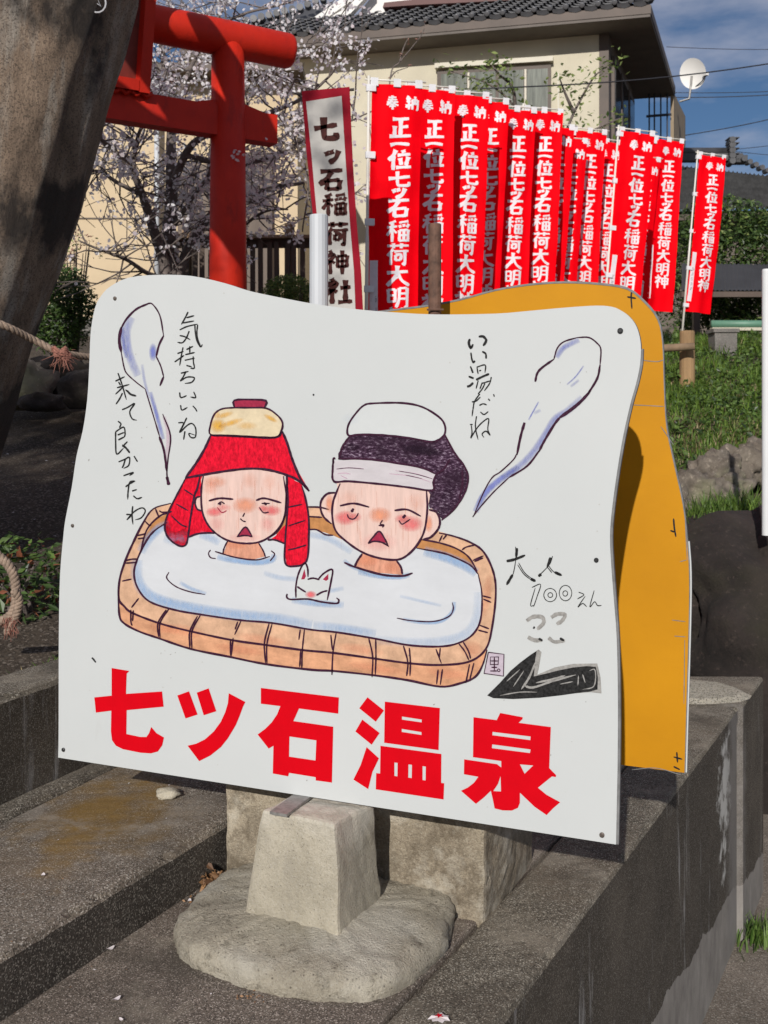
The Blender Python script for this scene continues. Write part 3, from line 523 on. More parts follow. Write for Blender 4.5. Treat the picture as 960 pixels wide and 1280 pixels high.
# ------------------------------------------------------------------ materials of the stonework
def ex_moss(n, c):
    k = posmask(n, -.70, 2.62, .12, .02, .22, (1, .6, 1), .6, 9); c = mixc(n, nd_mul(n, k, .8), c, (.23, .135, .03)); c = mixc(n, ramp(n, noi(n, 3.2, 8, .75, loc=(2, 9, 0)), [(.52, 0), (.62, .6)]), c, (.30, .265, .22)); return mixc(n, ramp(n, noi(n, 2.4, 7, .7, loc=(6, 1, 0)), [(.54, 0), (.66, .6)]), c, (.07, .058, .046))
def nd_mul(n, s, v):
    m = nd(n, 'ShaderNodeMath', operation='MULTIPLY'); n.links.new(s, m.inputs[0]); m.inputs[1].default_value = v; return m.outputs[0]
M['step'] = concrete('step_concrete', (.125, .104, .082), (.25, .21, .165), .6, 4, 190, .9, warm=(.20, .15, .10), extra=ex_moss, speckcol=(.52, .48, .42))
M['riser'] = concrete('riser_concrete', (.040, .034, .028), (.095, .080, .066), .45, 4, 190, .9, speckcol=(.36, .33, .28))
def ex_k(n, c):
    c = mixc(n, ramp(n, noi(n, 3.6, 8, .75, loc=(4, 2, 0)), [(.53, 0), (.64, .5)]), c, (.32, .28, .22)); return mixc(n, ramp(n, noi(n, 2.6, 7, .7, loc=(8, 1, 0)), [(.52, 0), (.64, .6)]), c, (.065, .055, .043))
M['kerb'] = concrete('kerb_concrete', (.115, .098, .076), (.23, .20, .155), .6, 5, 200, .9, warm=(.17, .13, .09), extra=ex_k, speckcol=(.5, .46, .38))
M['tread'] = concrete('tread_concrete', (.12, .098, .080), (.235, .195, .158), .6, 6, 210, .9, warm=(.17, .12, .09), extra=ex_k, speckcol=(.5, .44, .38))
def ex_ped(n, c):
    c = mixc(n, ramp(n, vor(n, 95), [(.08, .8), (.17, 0)]), c, (.15, .13, .10)); c = mixc(n, ramp(n, noi(n, 6, 8, .7, (2, 2, .6), loc=(5, 0, 2)), [(.54, 0), (.68, .45)]), c, (.22, .20, .17)); return mixc(n, ramp(n, noi(n, 3, 5, .6, loc=(1, 2, 4)), [(.52, 0), (.66, .6)]), c, (.62, .59, .52))
M['pedestal'] = concrete('pedestal_concrete', (.33, .295, .225), (.56, .51, .405), .14, 9, 160, .9, warm=(.36, .33, .26), extra=ex_ped, speckcol=(.55, .53, .48))
def ex_mort(n, c):
    v = noi(n, 22, 8, .8); c = mixc(n, ramp(n, v, [(.36, .8), (.46, 0)]), c, (.13, .115, .085))
    c = mixc(n, ramp(n, vor(n, 75), [(.10, .8), (.2, 0)]), c, (.10, .085, .065)); return mixc(n, ramp(n, noi(n, 4, 5, .6, loc=(1, 2, 9)), [(.5, 0), (.64, .55)]), c, (.58, .55, .47))
M['mortar'] = concrete('mortar', (.29, .255, .195), (.53, .48, .38), .15, 8, 170, 1.0, warm=(.40, .37, .28), extra=ex_mort, bd=.010, speckcol=(.52, .5, .43))
def ex_blk(n, c):
    c = mixc(n, ramp(n, noi(n, 11, 9, .8), [(.40, .75), (.52, 0)]), c, (.12, .095, .065)); return mixc(n, ramp(n, noi(n, 5, 6, .7, loc=(3, 3, 3)), [(.52, 0), (.66, .6)]), c, (.60, .56, .47))
M['block'] = concrete('block_concrete', (.22, .185, .135), (.54, .46, .34), .22, 9, 150, 1.0, warm=(.20, .15, .10), extra=ex_blk, bd=.008, speckcol=(.55, .5, .4))
def ex_wall(n, c):
    # rain streaks and lime runs, then the newer smooth render low down at the far end
    s = noi(n, 5, 9, .72, (3.5, 3.5, .32)); s2 = noi(n, 1.6, 5, .6, (2, 2, .8), loc=(4, 1, 0))
    m = nd(n, 'ShaderNodeMath', operation='MULTIPLY'); n.links.new(ramp(n, s, [(.56, 0), (.68, 1)]), m.inputs[0]); n.links.new(ramp(n, s2, [(.46, 0), (.60, 1)]), m.inputs[1])
    c = mixc(n, m.outputs[0], c, (.42, .41, .40))
    co = nd(n, 'ShaderNodeTexCoord'); sx = nd(n, 'ShaderNodeSeparateXYZ'); n.links.new(co.outputs['Object'], sx.inputs[0])
    a = nd(n, 'ShaderNodeMath', operation='MULTIPLY_ADD'); n.links.new(sx.outputs['Y'], a.inputs[0]); a.inputs[1].default_value = .11; n.links.new(sx.outputs['Z'], a.inputs[2])
    b2 = nd(n, 'ShaderNodeMath', operation='MULTIPLY_ADD'); n.links.new(noi(n, 5, 6, .6), b2.inputs[0]); b2.inputs[1].default_value = .16; n.links.new(a.outputs[0], b2.inputs[2])
    g = noi(n, 6, 9, .75, (1.5, 1.5, .8), loc=(1, 5, 2)); col = ramp(n, g, [(.3, (.17, .155, .14)), (.7, (.36, .335, .30))])
    off = nd(n, 'ShaderNodeMath', operation='ADD'); n.links.new(b2.outputs[0], off.inputs[0]); off.inputs[1].default_value = 2.0
    mk = ramp(n, off.outputs[0], [(0, 0), (.001, 0)])
    lt = nd(n, 'ShaderNodeMath', operation='LESS_THAN'); n.links.new(b2.outputs[0], lt.inputs[0]); lt.inputs[1].default_value = WALLCUT
    c = mixc(n, nd_mul(n, lt.outputs[0], .85), c, col)
    k = posmask(n, 1.24, 3.80, -.24, .03, .10, (1, 1, .38), .5, 14); c = mixc(n, k, c, (.46, .45, .42)); k = posmask(n, 1.33, 3.95, -.5, .05, .16, (1, 1, .12), .3, 9); return mixc(n, nd_mul(n, k, .6), c, (.24, .225, .21))
WALLCUT = -.165
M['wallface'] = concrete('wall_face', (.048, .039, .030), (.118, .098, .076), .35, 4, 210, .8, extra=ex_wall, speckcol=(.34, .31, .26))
M['gravel_top'] = concrete('gravel_top', (.46, .42, .33), (.66, .60, .48), .6, 12, 110, 1.5, bd=.008, speckcol=(.5, .47, .4))

# profile sweeps: concrete runs going away from the camera
def sweep(name, xl, xr, z0, z1, ys, mats, parent=None, bev=.010, jit=.003, topmat=0, sidemat=0, kind=None):
    b = MB(); n = len(ys); rows = []
    for y in ys:
        l, r = xl(y), xr(y); ch_ = -abs(mnoise.noise(Vector((y * 9, l * 3, z1)))) ** 2 * 6 * jit - (jit * 3 if random.random() < .06 else 0); ch2 = -abs(mnoise.noise(Vector((y * 9, r * 3, z1 + 5)))) ** 2 * 6 * jit - (jit * 3 if random.random() < .06 else 0); j = lambda s=1: (random.random() - .5) * jit * s
        prof = [(l, z0), (l, z1 - bev * 1.5 + j()), (l + bev * .35 + j(.5) - ch_ * .7, z1 - bev * .35 + j(.5) + ch_), (l + bev * 1.5 + j(), z1)]
        k = 4
        prof += [(l + (r - l) * (i + 1) / (k + 1), z1 + (random.random() - .5) * jit * .5) for i in range(k)]
        prof += [(r - bev * 1.5 + j(), z1), (r - bev * .35 + j(.5) + ch2 * .7, z1 - bev * .35 + j(.5) + ch2), (r, z1 - bev * 1.5 + j()), (r, z0)]
        rows.append([(x, y, z) for x, z in prof])
    m = len(rows[0]); V = [p for r in rows for p in r]; Fs = []; mi = []
    for i in range(n - 1):
        for k in range(m - 1):
            Fs.append((i * m + k, i * m + k + 1, (i + 1) * m + k + 1, (i + 1) * m + k)); mi.append(sidemat if k in (0, m - 2) else topmat)
    Fs.append(tuple(range(m))); mi.append(sidemat); Fs.append(tuple(reversed(range((n - 1) * m, n * m)))); mi.append(sidemat)
    b.v = V; b.f = Fs; b.m = mi
    o = b.build(name, mats, parent)
    if kind: o['kind'] = kind
    return o
def ys(a, b, st=.06): n = int((b - a) / st); return [a + (b - a) * i / n for i in range(n + 1)]
x_ko = lambda y: .233 + .551 * (y - 1.954)
x_ki = lambda y: .0075 + .549 * (y - 1.941)
x_rise = lambda y: -.703 + .499 * (y - 1.934)
x_strip = lambda y: -.936 + .43 * (y - 2.536)
x_wall = lambda y: -.97 + .445 * (y - 2.627)
x_wb = lambda y: x_wall(y) - .185
rw = thing('retaining_wall', 'dark streaked concrete side wall of the steps under the right-hand corners of both signs', 'wall', (0, 0, 0))
sweep('coping', lambda y: x_ki(y) + .008, x_ko, -.06, .002, ys(.2, 4.0, .022), [M['kerb'], M['wallface']], rw, topmat=0, sidemat=1)
sweep('wall_face', lambda y: x_ko(y) - .16, lambda y: x_ko(y) - .004, -.95, -.06, ys(.2, 4.0, .2), [M['wallface']], rw, bev=.004, jit=.002)
# far end pier with a pebbly top
sweep('end_pier', lambda y: x_ko(3.95) - .26, lambda y: x_ko(y) + .02, -.95, .012, ys(4.003, 4.42, .05), [M['kerb'], M['wallface']], rw, topmat=0, sidemat=1)
gt = MB(); cx_, cy_ = x_ko(4.1) - .16, 4.17; n_ = 22
ring = [(cx_ + .19 * math.cos(6.283 * k / n_) * (1 + .12 * random.random()), cy_ + .17 * math.sin(6.283 * k / n_) * (1 + .12 * random.random())) for k in range(n_)]
gt.add([(x, y, .012) for x, y in ring] + [(cx_ + (x - cx_) * .82, cy_ + (y - cy_) * .82, .026) for x, y in ring] + [(cx_, cy_, .030)], [(k, (k + 1) % n_, n_ + (k + 1) % n_, n_ + k) for k in range(n_)] + [(n_ + k, n_ + (k + 1) % n_, 2 * n_) for k in range(n_)])
gt.build('pebble_patch', M['gravel_top'], rw)
sweep('lower_step', lambda y: x_rise(y) - .05, lambda y: x_ki(y) - .002, -.9, 0.0, ys(.2, 4.4, .1), [M['tread']], None, bev=.006, jit=.002, kind='structure')
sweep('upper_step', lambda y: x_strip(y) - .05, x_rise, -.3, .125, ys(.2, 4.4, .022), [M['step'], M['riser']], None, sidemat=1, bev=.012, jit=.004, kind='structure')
lw = thing('low_wall', 'low dark concrete wall at the left edge of the steps below the leafy shrub', 'wall', (0, 0, 0))
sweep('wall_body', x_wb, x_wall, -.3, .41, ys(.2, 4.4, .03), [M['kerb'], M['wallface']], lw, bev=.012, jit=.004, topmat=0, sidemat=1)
sweep('wall_foot', lambda y: x_wall(y) + .001, lambda y: x_strip(y) + .004, .05, .143, ys(.2, 4.4, .05), [M['kerb']], lw, bev=.010, jit=.002)
bs = MB(); bs.box((.42, 4.57, -.1), (1.40, .3, 1.5)); o = bs.build('top_step', M['step']); o['kind'] = 'structure'

# pedestal
ped = thing('sign_pedestal', 'pale tapered concrete pedestal on a rounded mortar foot, under the middle of the white sign', 'pedestal', (0, 0, 0))
zb = .055
def quad_dir(p, d): return p + d
b0 = gz(425, 1175, zb); uP = Vector((-.86, .51, 0)).normalized(); vP = Vector((.42, .907, 0)).normalized()
L1 = (gz(303, 1140, zb) - b0).length; L2 = (gz(479, 1120, zb) - b0).length
c4 = [b0, gz(303, 1140, zb), gz(303, 1140, zb) + (gz(479, 1122, zb) - b0) * 1.05, gz(479, 1122, zb)]
def atY(px, py, z): return gz(px, py, z)
zt = .292
t0 = gz(419, 1030, zt); t1 = gz(327, 1013, zt); t3 = gz(467, 1003, zt); t2 = t1 + (t3 - t0)
def grid_frustum(b, B, T, nb=10, jit=.0015, bev=.006):
    bm = bmesh.new(); vsb = [bm.verts.new(p) for p in B] + [bm.verts.new(p) for p in T]
    for f in ((3, 2, 1, 0), (4, 5, 6, 7), (0, 1, 5, 4), (1, 2, 6, 5), (2, 3, 7, 6), (3, 0, 4, 7)): bm.faces.new([vsb[i] for i in f])
    bmesh.ops.bevel(bm, geom=list(bm.edges), offset=bev, segments=2, profile=.6, affect='EDGES')
    bmesh.ops.subdivide_edges(bm, edges=[e for e in bm.edges if e.calc_length() > .05], cuts=nb, use_grid_fill=True)
    bmesh.ops.triangulate(bm, faces=[f for f in bm.faces if len(f.verts) > 4])
    for v in bm.verts:
        nz_ = mnoise.noise_vector(v.co * 9) * jit * 2 + mnoise.noise_vector(v.co * 45) * jit; v.co += nz_
    bm.verts.index_update()
    b.add([tuple(v.co) for v in bm.verts], [tuple(v.index for v in f.verts) for f in bm.faces]); bm.free(); return b
B4 = [Vector(p) - Vector((0, 0, .03)) for p in c4]
grid_frustum(MB(), B4, [t0, t1, t2, t3], 8, .0026, .008).build('pedestal_body', M['pedestal'], ped, smooth=False)
foot_px = [(222,1185),(228,1160),(262,1125),(290,1106),(340,1095),(420,1085),(478,1098),(520,1112),(562,1135),(566,1160),(545,1203),(500,1238),(450,1252),(400,1250),(330,1240),(270,1222),(232,1205)]
fp = closed([tuple(gz(x, y, 0)[:2]) for x, y in foot_px], 9); cxy = (sum(p[0] for p in fp) / len(fp), sum(p[1] for p in fp) / len(fp))
mb = MB(); rows = []
prof = [(1.0, -.004), (1.012, .010), (1.012, .020), (1.0, .031), (.985, .038), (.965, .044), (.94, .048), (.90, .051), (.86, .053), (.81, .055), (.76, .057), (.70, .059), (.62, .061), (.54, .063), (.45, .065), (.33, .066), (.2, .067)]
n = len(fp); V = []
for ri, (s, z) in enumerate(prof):
    for k, p in enumerate(fp):
        x, y = cxy[0] + (p[0] - cxy[0]) * s, cxy[1] + (p[1] - cxy[1]) * s
        q = mnoise.noise_vector(Vector((x * 12, y * 12, z * 12))) * .006 + mnoise.noise_vector(Vector((x * 32, y * 32, z * 60))) * .0045 + mnoise.noise_vector(Vector((x * 80, y * 80, z * 110))) * .0045 + mnoise.noise_vector(Vector((x * 190, y * 190, z * 190))) * .002
        V.append((x + q.x, y + q.y, z + (q.z if ri else 0)))
V.append((cxy[0], cxy[1], .067))
Fs = [(r * n + k, r * n + (k + 1) % n, (r + 1) * n + (k + 1) % n, (r + 1) * n + k) for r in range(len(prof) - 1) for k in range(n)] + [((len(prof) - 1) * n + k, (len(prof) - 1) * n + (k + 1) % n, len(V) - 1) for k in range(n)]
mb.add(V, Fs).build('mortar_foot', M['mortar'], ped, smooth=True)
# big block behind
blk = MB(); q0 = gz(283, 1098, 0); q1 = gz(606, 1153, 0); dU = (q1 - q0).normalized(); dV = (gz(662, 1081, 0) - q1); dV = dV.normalized() * .36
base = [q0, q1, q1 + dV, q0 + dV]; top = [p + Vector((0, 0, .272)) for p in base]
base = [p - Vector((0, 0, .02)) for p in base]
grid_frustum(blk, base, top, 12, .003, .010)
tag(blk.build('support_block', M['block']), 'large weathered buff concrete block behind the tapered pedestal, in the shade of the white sign', 'concrete block')
# steel parts of the signs
M['steel'] = plain('steel_flat', (.26, .25, .235), .5, .35, 60, metallic=.4)
M['rust'] = plain('rusty_steel', (.115, .060, .040), .8, .5, 40, bmp=.5, bscale=150)
M['pipe'] = plain('grey_pipe_paint', (.50, .52, .54), .45, .06, 4)
br = MB(); c = (gz(372, 1009, .297)); br.box((c.x, c.y + .05, .2965), (.040, .19, .006), -math.radians(23))
o = br.build('bracket', M['steel'], sign); o.matrix_parent_inverse = sign.matrix_basis.inverted() if False else o.matrix_parent_inverse
# bracket given in world space: bring it into the sign's frame
from mathutils import Matrix
def to_local(o, par):
    mw = Matrix.Translation(par.location) @ par.rotation_euler.to_matrix().to_4x4(); o.data.transform(mw.inverted())
to_local(o, sign)
def vpipe(name, px, Y, z0, z1, r, mat, label, cat, n=16):
    x = (px - CX) / F * Y; b = MB(); b.tube([(0, 0, 0), (0, 0, z1 - z0 - .002), (0, 0, z1 - z0)], [r, r, r * .93], n)
    o = b.build(name, mat, smooth=False); o.location = (x, Y, z0); return tag(o, label, cat)
vpipe('steel_post', 543.5, 2.50, .268, H + (HY - 280) / F * 2.5, .0155, M['rust'], 'thin rusty steel post rising between the white board and the yellow board', 'post')
vpipe('grey_pipe', 398.5, 2.62, .268, H + (HY - 269) / F * 2.62, .0235, M['pipe'], 'smooth grey pipe behind the top edge of the white sign, left of the red banners', 'pipe')
o = MB().tube([(-.02, 0, 0), (.02, 0, 0)], .0025, 6).build('wire_tie', M['rust'])
o.location = (.122, 2.48, H + (HY - 387) / F * 2.48); tag(o, 'bit of rusty wire tied round the rusty post above the white sign', 'wire')
# ------------------------------------------------------------------ terrain
PL = [(-5, .34), (2, .35), (3.2, .37), (5, .70), (7, 1.10), (9, 1.55), (12, 2.05), (16, 2.2), (900, 2.2)]
PRr = [(2, -.9), (6.4, -.9), (7.3, .10), (7.7, .42), (8.3, .66), (10, 1.30), (11.6, 1.88), (14, 2.15), (900, 2.2)]
def ter(x, y):
    t = sstep(.5, 1.5, x - .05 * (y - 4)); z = interp(PL, y) * (1 - t) + interp(PRr, y) * t
    if y < 40: z += .05 * mnoise.noise(Vector((x * .9, y * .9, 0))) + .018 * mnoise.noise(Vector((x * 5, y * 5, 3)))
    return z
M['soil'] = concrete('soil', (.045, .034, .026), (.11, .085, .062), .35, 3, 60, 1.0, warm=(.10, .075, .05), bd=.02, speckcol=(.34, .29, .24))
M['path'] = concrete('path_ground', (.15, .125, .10), (.36, .30, .245), .4, 2.5, 120, .9, warm=(.16, .13, .10), bd=.01)
def heightgrid(name, xs, ysl, keep, mat, dz=0):
    b = MB(); idx = {}
    def vid(i, j):
        if (i, j) not in idx: idx[(i, j)] = len(b.v); b.v.append((xs[i], ysl[j], ter(xs[i], ysl[j]) + dz))
        return idx[(i, j)]
    for i in range(len(xs) - 1):
        for j in range(len(ysl) - 1):
            if keep((xs[i] + xs[i + 1]) / 2, (ysl[j] + ysl[j + 1]) / 2): b.f.append((vid(i, j), vid(i + 1, j), vid(i + 1, j + 1), vid(i, j + 1))); b.m.append(0)
    o = b.build(name, mat, smooth=True); o['kind'] = 'structure'; return o
xs_ = [-400, -100, -30, -15, -10] + [-8 + .16 * i for i in range(120)] + [13, 20, 40, 120, 400]
ys_ = [4.56 + .14 * i for i in range(85)] + [17, 18.5, 20, 25, 35, 60, 120, 300, 600]
heightgrid('ground', xs_, ys_, lambda x, y: True, M['soil'])
# left bank runs up to the back of the low wall
b = MB(); yy = ys(-3, 4.56, .12)
for i, y in enumerate(yy):
    for k in range(26):
        x = x_wb(max(y, .2)) + .01 - (k / 25) ** 1.6 * 9; b.v.append((x, y, ter(x, y)))
for i in range(len(yy) - 1):
    for k in range(25): b.f.append((i * 26 + k, (i + 1) * 26 + k, (i + 1) * 26 + k + 1, i * 26 + k + 1)); b.m.append(0)
o = b.build('left_bank', M['soil'], smooth=True); o['kind'] = 'structure'
b = MB(); b.add([(-600, -300, -.9), (600, -300, -.9), (600, 700, -.9), (-600, 700, -.9)], [(0, 1, 2, 3)]); o = b.build('path', M['path']); o['kind'] = 'structure'

# ------------------------------------------------------------------ rocks
def rockmat(name, a, b_, sc=3): 
    m, n, bs_ = newmat(name); c = ramp(n, noi(n, sc, 9, .68), [(.3, a), (.7, b_)])
    v = vor(n, 1.3, 'Distance', (1, 1, 1), 'DISTANCE_TO_EDGE'); c = mixc(n, ramp(n, noi(n, 26, 9, .8), [(.56, 0), (.68, .8)]), c, [x * 2.4 for x in b_]); c = mixc(n, ramp(n, noi(n, 2.2, 5, .6), [(.5, 0), (.65, .5)]), c, (b_[0] * .8, b_[1], b_[2] * .6))
    n.links.new(c, bs_.inputs['Base Color']); bs_.inputs['Roughness'].default_value = .92; bump(n, bs_, noi(n, 14, 10, .8), 1.0, .05); return m
M['rock_dark'] = rockmat('rock_dark', (.010, .007, .0055), (.062, .045, .037))
M['rock_mid'] = rockmat('rock_mid', (.13, .105, .08), (.34, .29, .23), 7)
def rock(name, c, r, seed, mat, label, group=None, rz=0, sub=4, amp=.22, box=.35):
    bm = bmesh.new(); bmesh.ops.create_icosphere(bm, subdivisions=sub, radius=1)
    for v in bm.verts:
        p = v.co.normalized(); k = (abs(p.x) ** 4 + abs(p.y) ** 4 + abs(p.z) ** 4) ** .25; q = p * (1 - box) + p / k * box
        s = Vector((seed * 3.7, seed * 1.3, seed)); d = amp * mnoise.noise(q * 1.3 + s) + amp * .45 * mnoise.noise(q * 3 + s) + amp * .16 * mnoise.noise(q * 8 + s)
        d -= amp * .35 * max(0, .12 - abs(mnoise.noise(q * 1.7 - s))) / .12
        q = q * (1 + d); v.co = Vector((q.x * r[0], q.y * r[1], q.z * r[2]))
    me = bpy.data.meshes.new(name); bm.to_mesh(me); bm.free(); me.materials.append(mat); me.polygons.foreach_set('use_smooth', [True] * len(me.polygons))
    o = bpy.data.objects.new(name, me); COL.objects.link(o); o.location = c; o.rotation_euler = (0, 0, rz); return tag(o, label, 'rock', group)
rock('boulder', (2.72, 6.15, -.34), (1.22, .95, .92), 5, M['rock_dark'], 'huge dark smooth boulder at the far end of the concrete wall, under the white pole', sub=6, amp=.17, box=.7)
rk = [(862, 622, 7.35, .20, .17), (884, 600, 7.6, .13, .16), (905, 590, 7.75, .14, .15), (930, 583, 7.9, .17, .17), (955, 575, 8.0, .17, .17), (893, 622, 7.35, .13, .12), (916, 612, 7.5, .12, .11), (978, 585, 7.95, .2, .2), (842, 640, 7.25, .18, .16)]
wl = ['pale lumpy kerb stone nearest the yellow board, below the grass bank', 'narrow upright kerb stone in the grass edging, second from the yellow board', 'rounded grey kerb stone in the middle of the grass edging', 'broad kerb stone under the dark patch of the grass bank', 'kerb stone of the grass edging just left of the white pole', 'small low stone leaning in front of the grass edging, above the boulder', 'low flat stone in front of the grass edging, above the boulder', 'kerb stone right of the white pole at the photo edge', 'kerb stone half hidden behind the yellow board']
for i, (px, py, Y, rx, rz_) in enumerate(rk):
    rock('kerb_stone', at(px, py, Y), (rx, .16, rz_), i + 11, M['rock_mid'], wl[i], 'rough stones edging the grass bank', i, 4, .55, .35)
lr = [(28, 482, 6.9, .22, .16, 'flat brown rock lying at the foot of the left trunk'), (74, 474, 7.1, .20, .17, 'rounded dark rock right of the rope knot, beside the white sign'), (112, 486, 6.7, .16, .12, 'small dark rock just touching the upper left edge of the white sign'), (52, 503, 6.3, .1, .06, 'little stone on the shaded ground under the rope')]
for i, (px, py, Y, rx, rz_, lb) in enumerate(lr): rock('garden_rock', at(px, py, Y), (rx, .2, rz_), i + 31, M['rock_dark'] if i != 0 else M['rock_mid'], lb, 'rocks on the shaded ground left', i, 3, .3, .5)
c = gz(210, 992, .135); rock('mortar_lump', c, (.032, .022, .014), 44, M['pedestal'], 'small pale mortar lump on the upper step, just under the white sign', None, .2, 3, .35, .5)

# ------------------------------------------------------------------ foliage helpers
def leaves(mb, c, r, n, size, mi=0, shape='leaf', shell=.5, nse=1.6, thr=-.15, flat=.5, seed=0):
    k = 0; tries = 0; sd_ = Vector((seed, seed * 2.1, 0))
    while k < n and tries < n * 6:
        tries += 1
        d = Vector((random.gauss(0, 1), random.gauss(0, 1), random.gauss(0, 1))).normalized(); rr = shell + (1 - shell) * random.random() ** .6
        if random.random() < .25: rr = random.random()
        p = Vector((c[0] + d.x * r[0] * rr, c[1] + d.y * r[1] * rr, c[2] + d.z * r[2] * rr))
        if mnoise.noise(p * nse + sd_) < thr: continue
        leaf(mb, p, size * random.uniform(.6, 1.25), mi, flat); k += 1
def leaf(mb, p, s, mi=0, flat=.5, wide=.45, dirv=None):
    a = dirv or Vector((random.gauss(0, 1), random.gauss(0, 1), random.gauss(0, .6))).normalized(); nn = Vector((random.gauss(0, 1) * flat, random.gauss(0, 1) * flat - .35, 1 * random.choice((1, 1, .3)))).normalized()
    b = a.cross(nn)
    if b.length < .05: b = a.cross(Vector((1, 0, 0)))
    b.normalize(); nn = b.cross(a)
    mb.add([p, p + a * s * .5 + b * s * wide * .5 + nn * s * .06, p + a * s, p + a * s * .5 - b * s * wide * .5 + nn * s * .06], [(0, 1, 2, 3)], mi)
def finish(mb, name, mats, parent=None):
    me = bpy.data.meshes.new(name); me.from_pydata(mb.v, [], mb.f)
    if not isinstance(mats, (list, tuple)): mats = [mats]
    for m in mats: me.materials.append(m)
    if len(mats) > 1: me.polygons.foreach_set('material_index', mb.m)
    o = bpy.data.objects.new(name, me); COL.objects.link(o); o.parent = parent; return o
def limb(mb, P, r0, r1, n=7, k=5, mi=0, wig=.0):
    # smooth path through 3D points
    Q = [];
    for i in range(len(P) - 1):
        p0 = P[max(i - 1, 0)]; p1 = P[i]; p2 = P[i + 1]; p3 = P[min(i + 2, len(P) - 1)]
        for j in range(k):
            t = j / k; q = .5 * ((2 * p1) + (p2 - p0) * t + (2 * p0 - 5 * p1 + 4 * p2 - p3) * t * t + (3 * p1 - p0 - 3 * p2 + p3) * t ** 3)
            Q.append(q + mnoise.noise_vector(q * 3) * wig)
    Q.append(P[-1]); mb.tube(Q, [r0 + (r1 - r0) * i / (len(Q) - 1) for i in range(len(Q))], n, mi); return Q
M['bark'] = plain('cherry_bark', (.135, .11, .098), .85, .45, 9, bmp=.8, bscale=30, bdist=.01, st=(1, 1, 3))
M['blossom'] = leafmat('blossom', (.78, .68, .71), (.92, .88, .89), .5, .7)
M['bud'] = leafmat('bud_brown', (.22, .09, .07), (.30, .16, .12), .2)
M['leaf_dark'] = leafmat('leaf_dark', (.016, .035, .010), (.055, .095, .026), .25, .45)
M['leaf_mid'] = leafmat('leaf_mid', (.035, .075, .015), (.10, .165, .035), .35)
M['leaf_light'] = leafmat('leaf_light', (.13, .19, .045), (.24, .30, .09), .45)
M['grass'] = leafmat('grass_blade', (.05, .115, .015), (.15, .24, .04), .4)
M['dry'] = leafmat('dry_grass', (.18, .14, .07), (.33, .27, .15), .3)
M['leaf_red'] = leafmat('leaf_red', (.10, .025, .015), (.20, .07, .035), .3)

# ------------------------------------------------------------------ leaning trunk, top left
def trunk_mat():
    m, n, b = newmat('old_trunk'); c = ramp(n, noi(n, 5, 9, .7, (1, 1, .55)), [(.3, (.12, .080, .052)), (.7, (.52, .38, .27))])
    c = mixc(n, ramp(n, noi(n, 3.2, 7, .65, (3, 3, .35), loc=(2, 0, 0)), [(.5, 0), (.66, .75)]), c, (.58, .53, .46))
    c = mixc(n, ramp(n, noi(n, 2.6, 5, .6, (1, 1, .7), loc=(0, 4, 0)), [(.53, 0), (.62, .92)]), c, (.030, .022, .018))
    n.links.new(c, b.inputs['Base Color']); b.inputs['Roughness'].default_value = .9; v = vor(n, 210, 'Color'); sp = nd(n, 'ShaderNodeSeparateColor'); n.links.new(v, sp.inputs['Color']); c = mixc(n, ramp(n, sp.outputs['Red'], [(.6, 0), (.95, .55)]), c, (.03, .022, .018)); n.links.new(c, b.inputs['Base Color']); bump(n, b, noi(n, 20, 10, .8, (1.5, 1.5, .6)), 1.0, .05); return m
M['trunk'] = trunk_mat()
tr = thing('leaning_tree', 'massive grey-brown tree trunk leaning across the top left corner, roped near its foot', 'tree', (-2.05, 3.9, .45))
YT = 3.9
def TX(px, py): return (px - CX) / F * YT, H + (HY - py) / F * YT
mb = MB(); P = []; R = []; edgepx = [(-70, 700), (-30, 620), (2, 530), (22, 465), (40, 402), (62, 340), (80, 282), (102, 208), (122, 132), (142, 64), (160, -2), (172, -90), (172, -180), (150, -300)]
n_ = 84; V = []
for i, (px, py) in enumerate(edgepx):
    x, z = TX(px, py); r = .36 + (.12 * max(0, (py - 420) / 200)); P.append(Vector((x - r * .97, YT, z)))
    R.append(r)
Q = []; RR = []
for i in range(len(P) - 1):
    for j in range(6): Q.append(P[i].lerp(P[i + 1], j / 6)); RR.append(R[i] + (R[i + 1] - R[i]) * j / 6)
for i, q in enumerate(Q):
    for k in range(n_):
        an = 6.2832 * k / n_; d = Vector((math.cos(an), math.sin(an), 0)); rr = RR[i] * (1 + .07 * mnoise.noise(Vector((d.x * 1.5, d.y * 1.5, q.z * .9))) + .045 * mnoise.noise(Vector((d.x * 5, d.y * 5, q.z * 1.2))) + .02 * mnoise.noise(Vector((d.x * 14, d.y * 14, q.z * 5))))
        V.append(q + d * rr - Vector((-2.05, 3.9, .45)))
mb.add(V, [(i * n_ + k, i * n_ + (k + 1) % n_, (i + 1) * n_ + (k + 1) % n_, (i + 1) * n_ + k) for i in range(len(Q) - 1) for k in range(n_)])
mb.build('trunk', M['trunk'], tr, smooth=True)
M['tagm'] = plain('tag_metal', (.05, .05, .055), .4, .1)
M['tagl'] = plain('tag_lines', (.42, .42, .44), .5, .1)
tg = MB(); cx2, cz2 = TX(138, 27); off = Vector((-2.05, 3.9, .45)); yb = YT - .175
# carved ring mark on the bark
o = MB().tube([Vector((cx2 + .030 * math.cos(k * .4488), yb - .012 * math.sin(0), cz2 + .034 * math.sin(k * .4488))) - off for k in range(15)], .0035, 5).build('ring_mark', M['tagl'], tr)
mb = MB(); c0 = Vector((cx2, yb, cz2)) - off
mb.tube([c0 + Vector((-.012, 0, -.012)), c0 + Vector((.0, 0, .014)), c0 + Vector((.012, 0, -.012)), c0 + Vector((-.010, 0, .004))], .003, 5); mb.build('ring_mark', M['tagl'], tr)
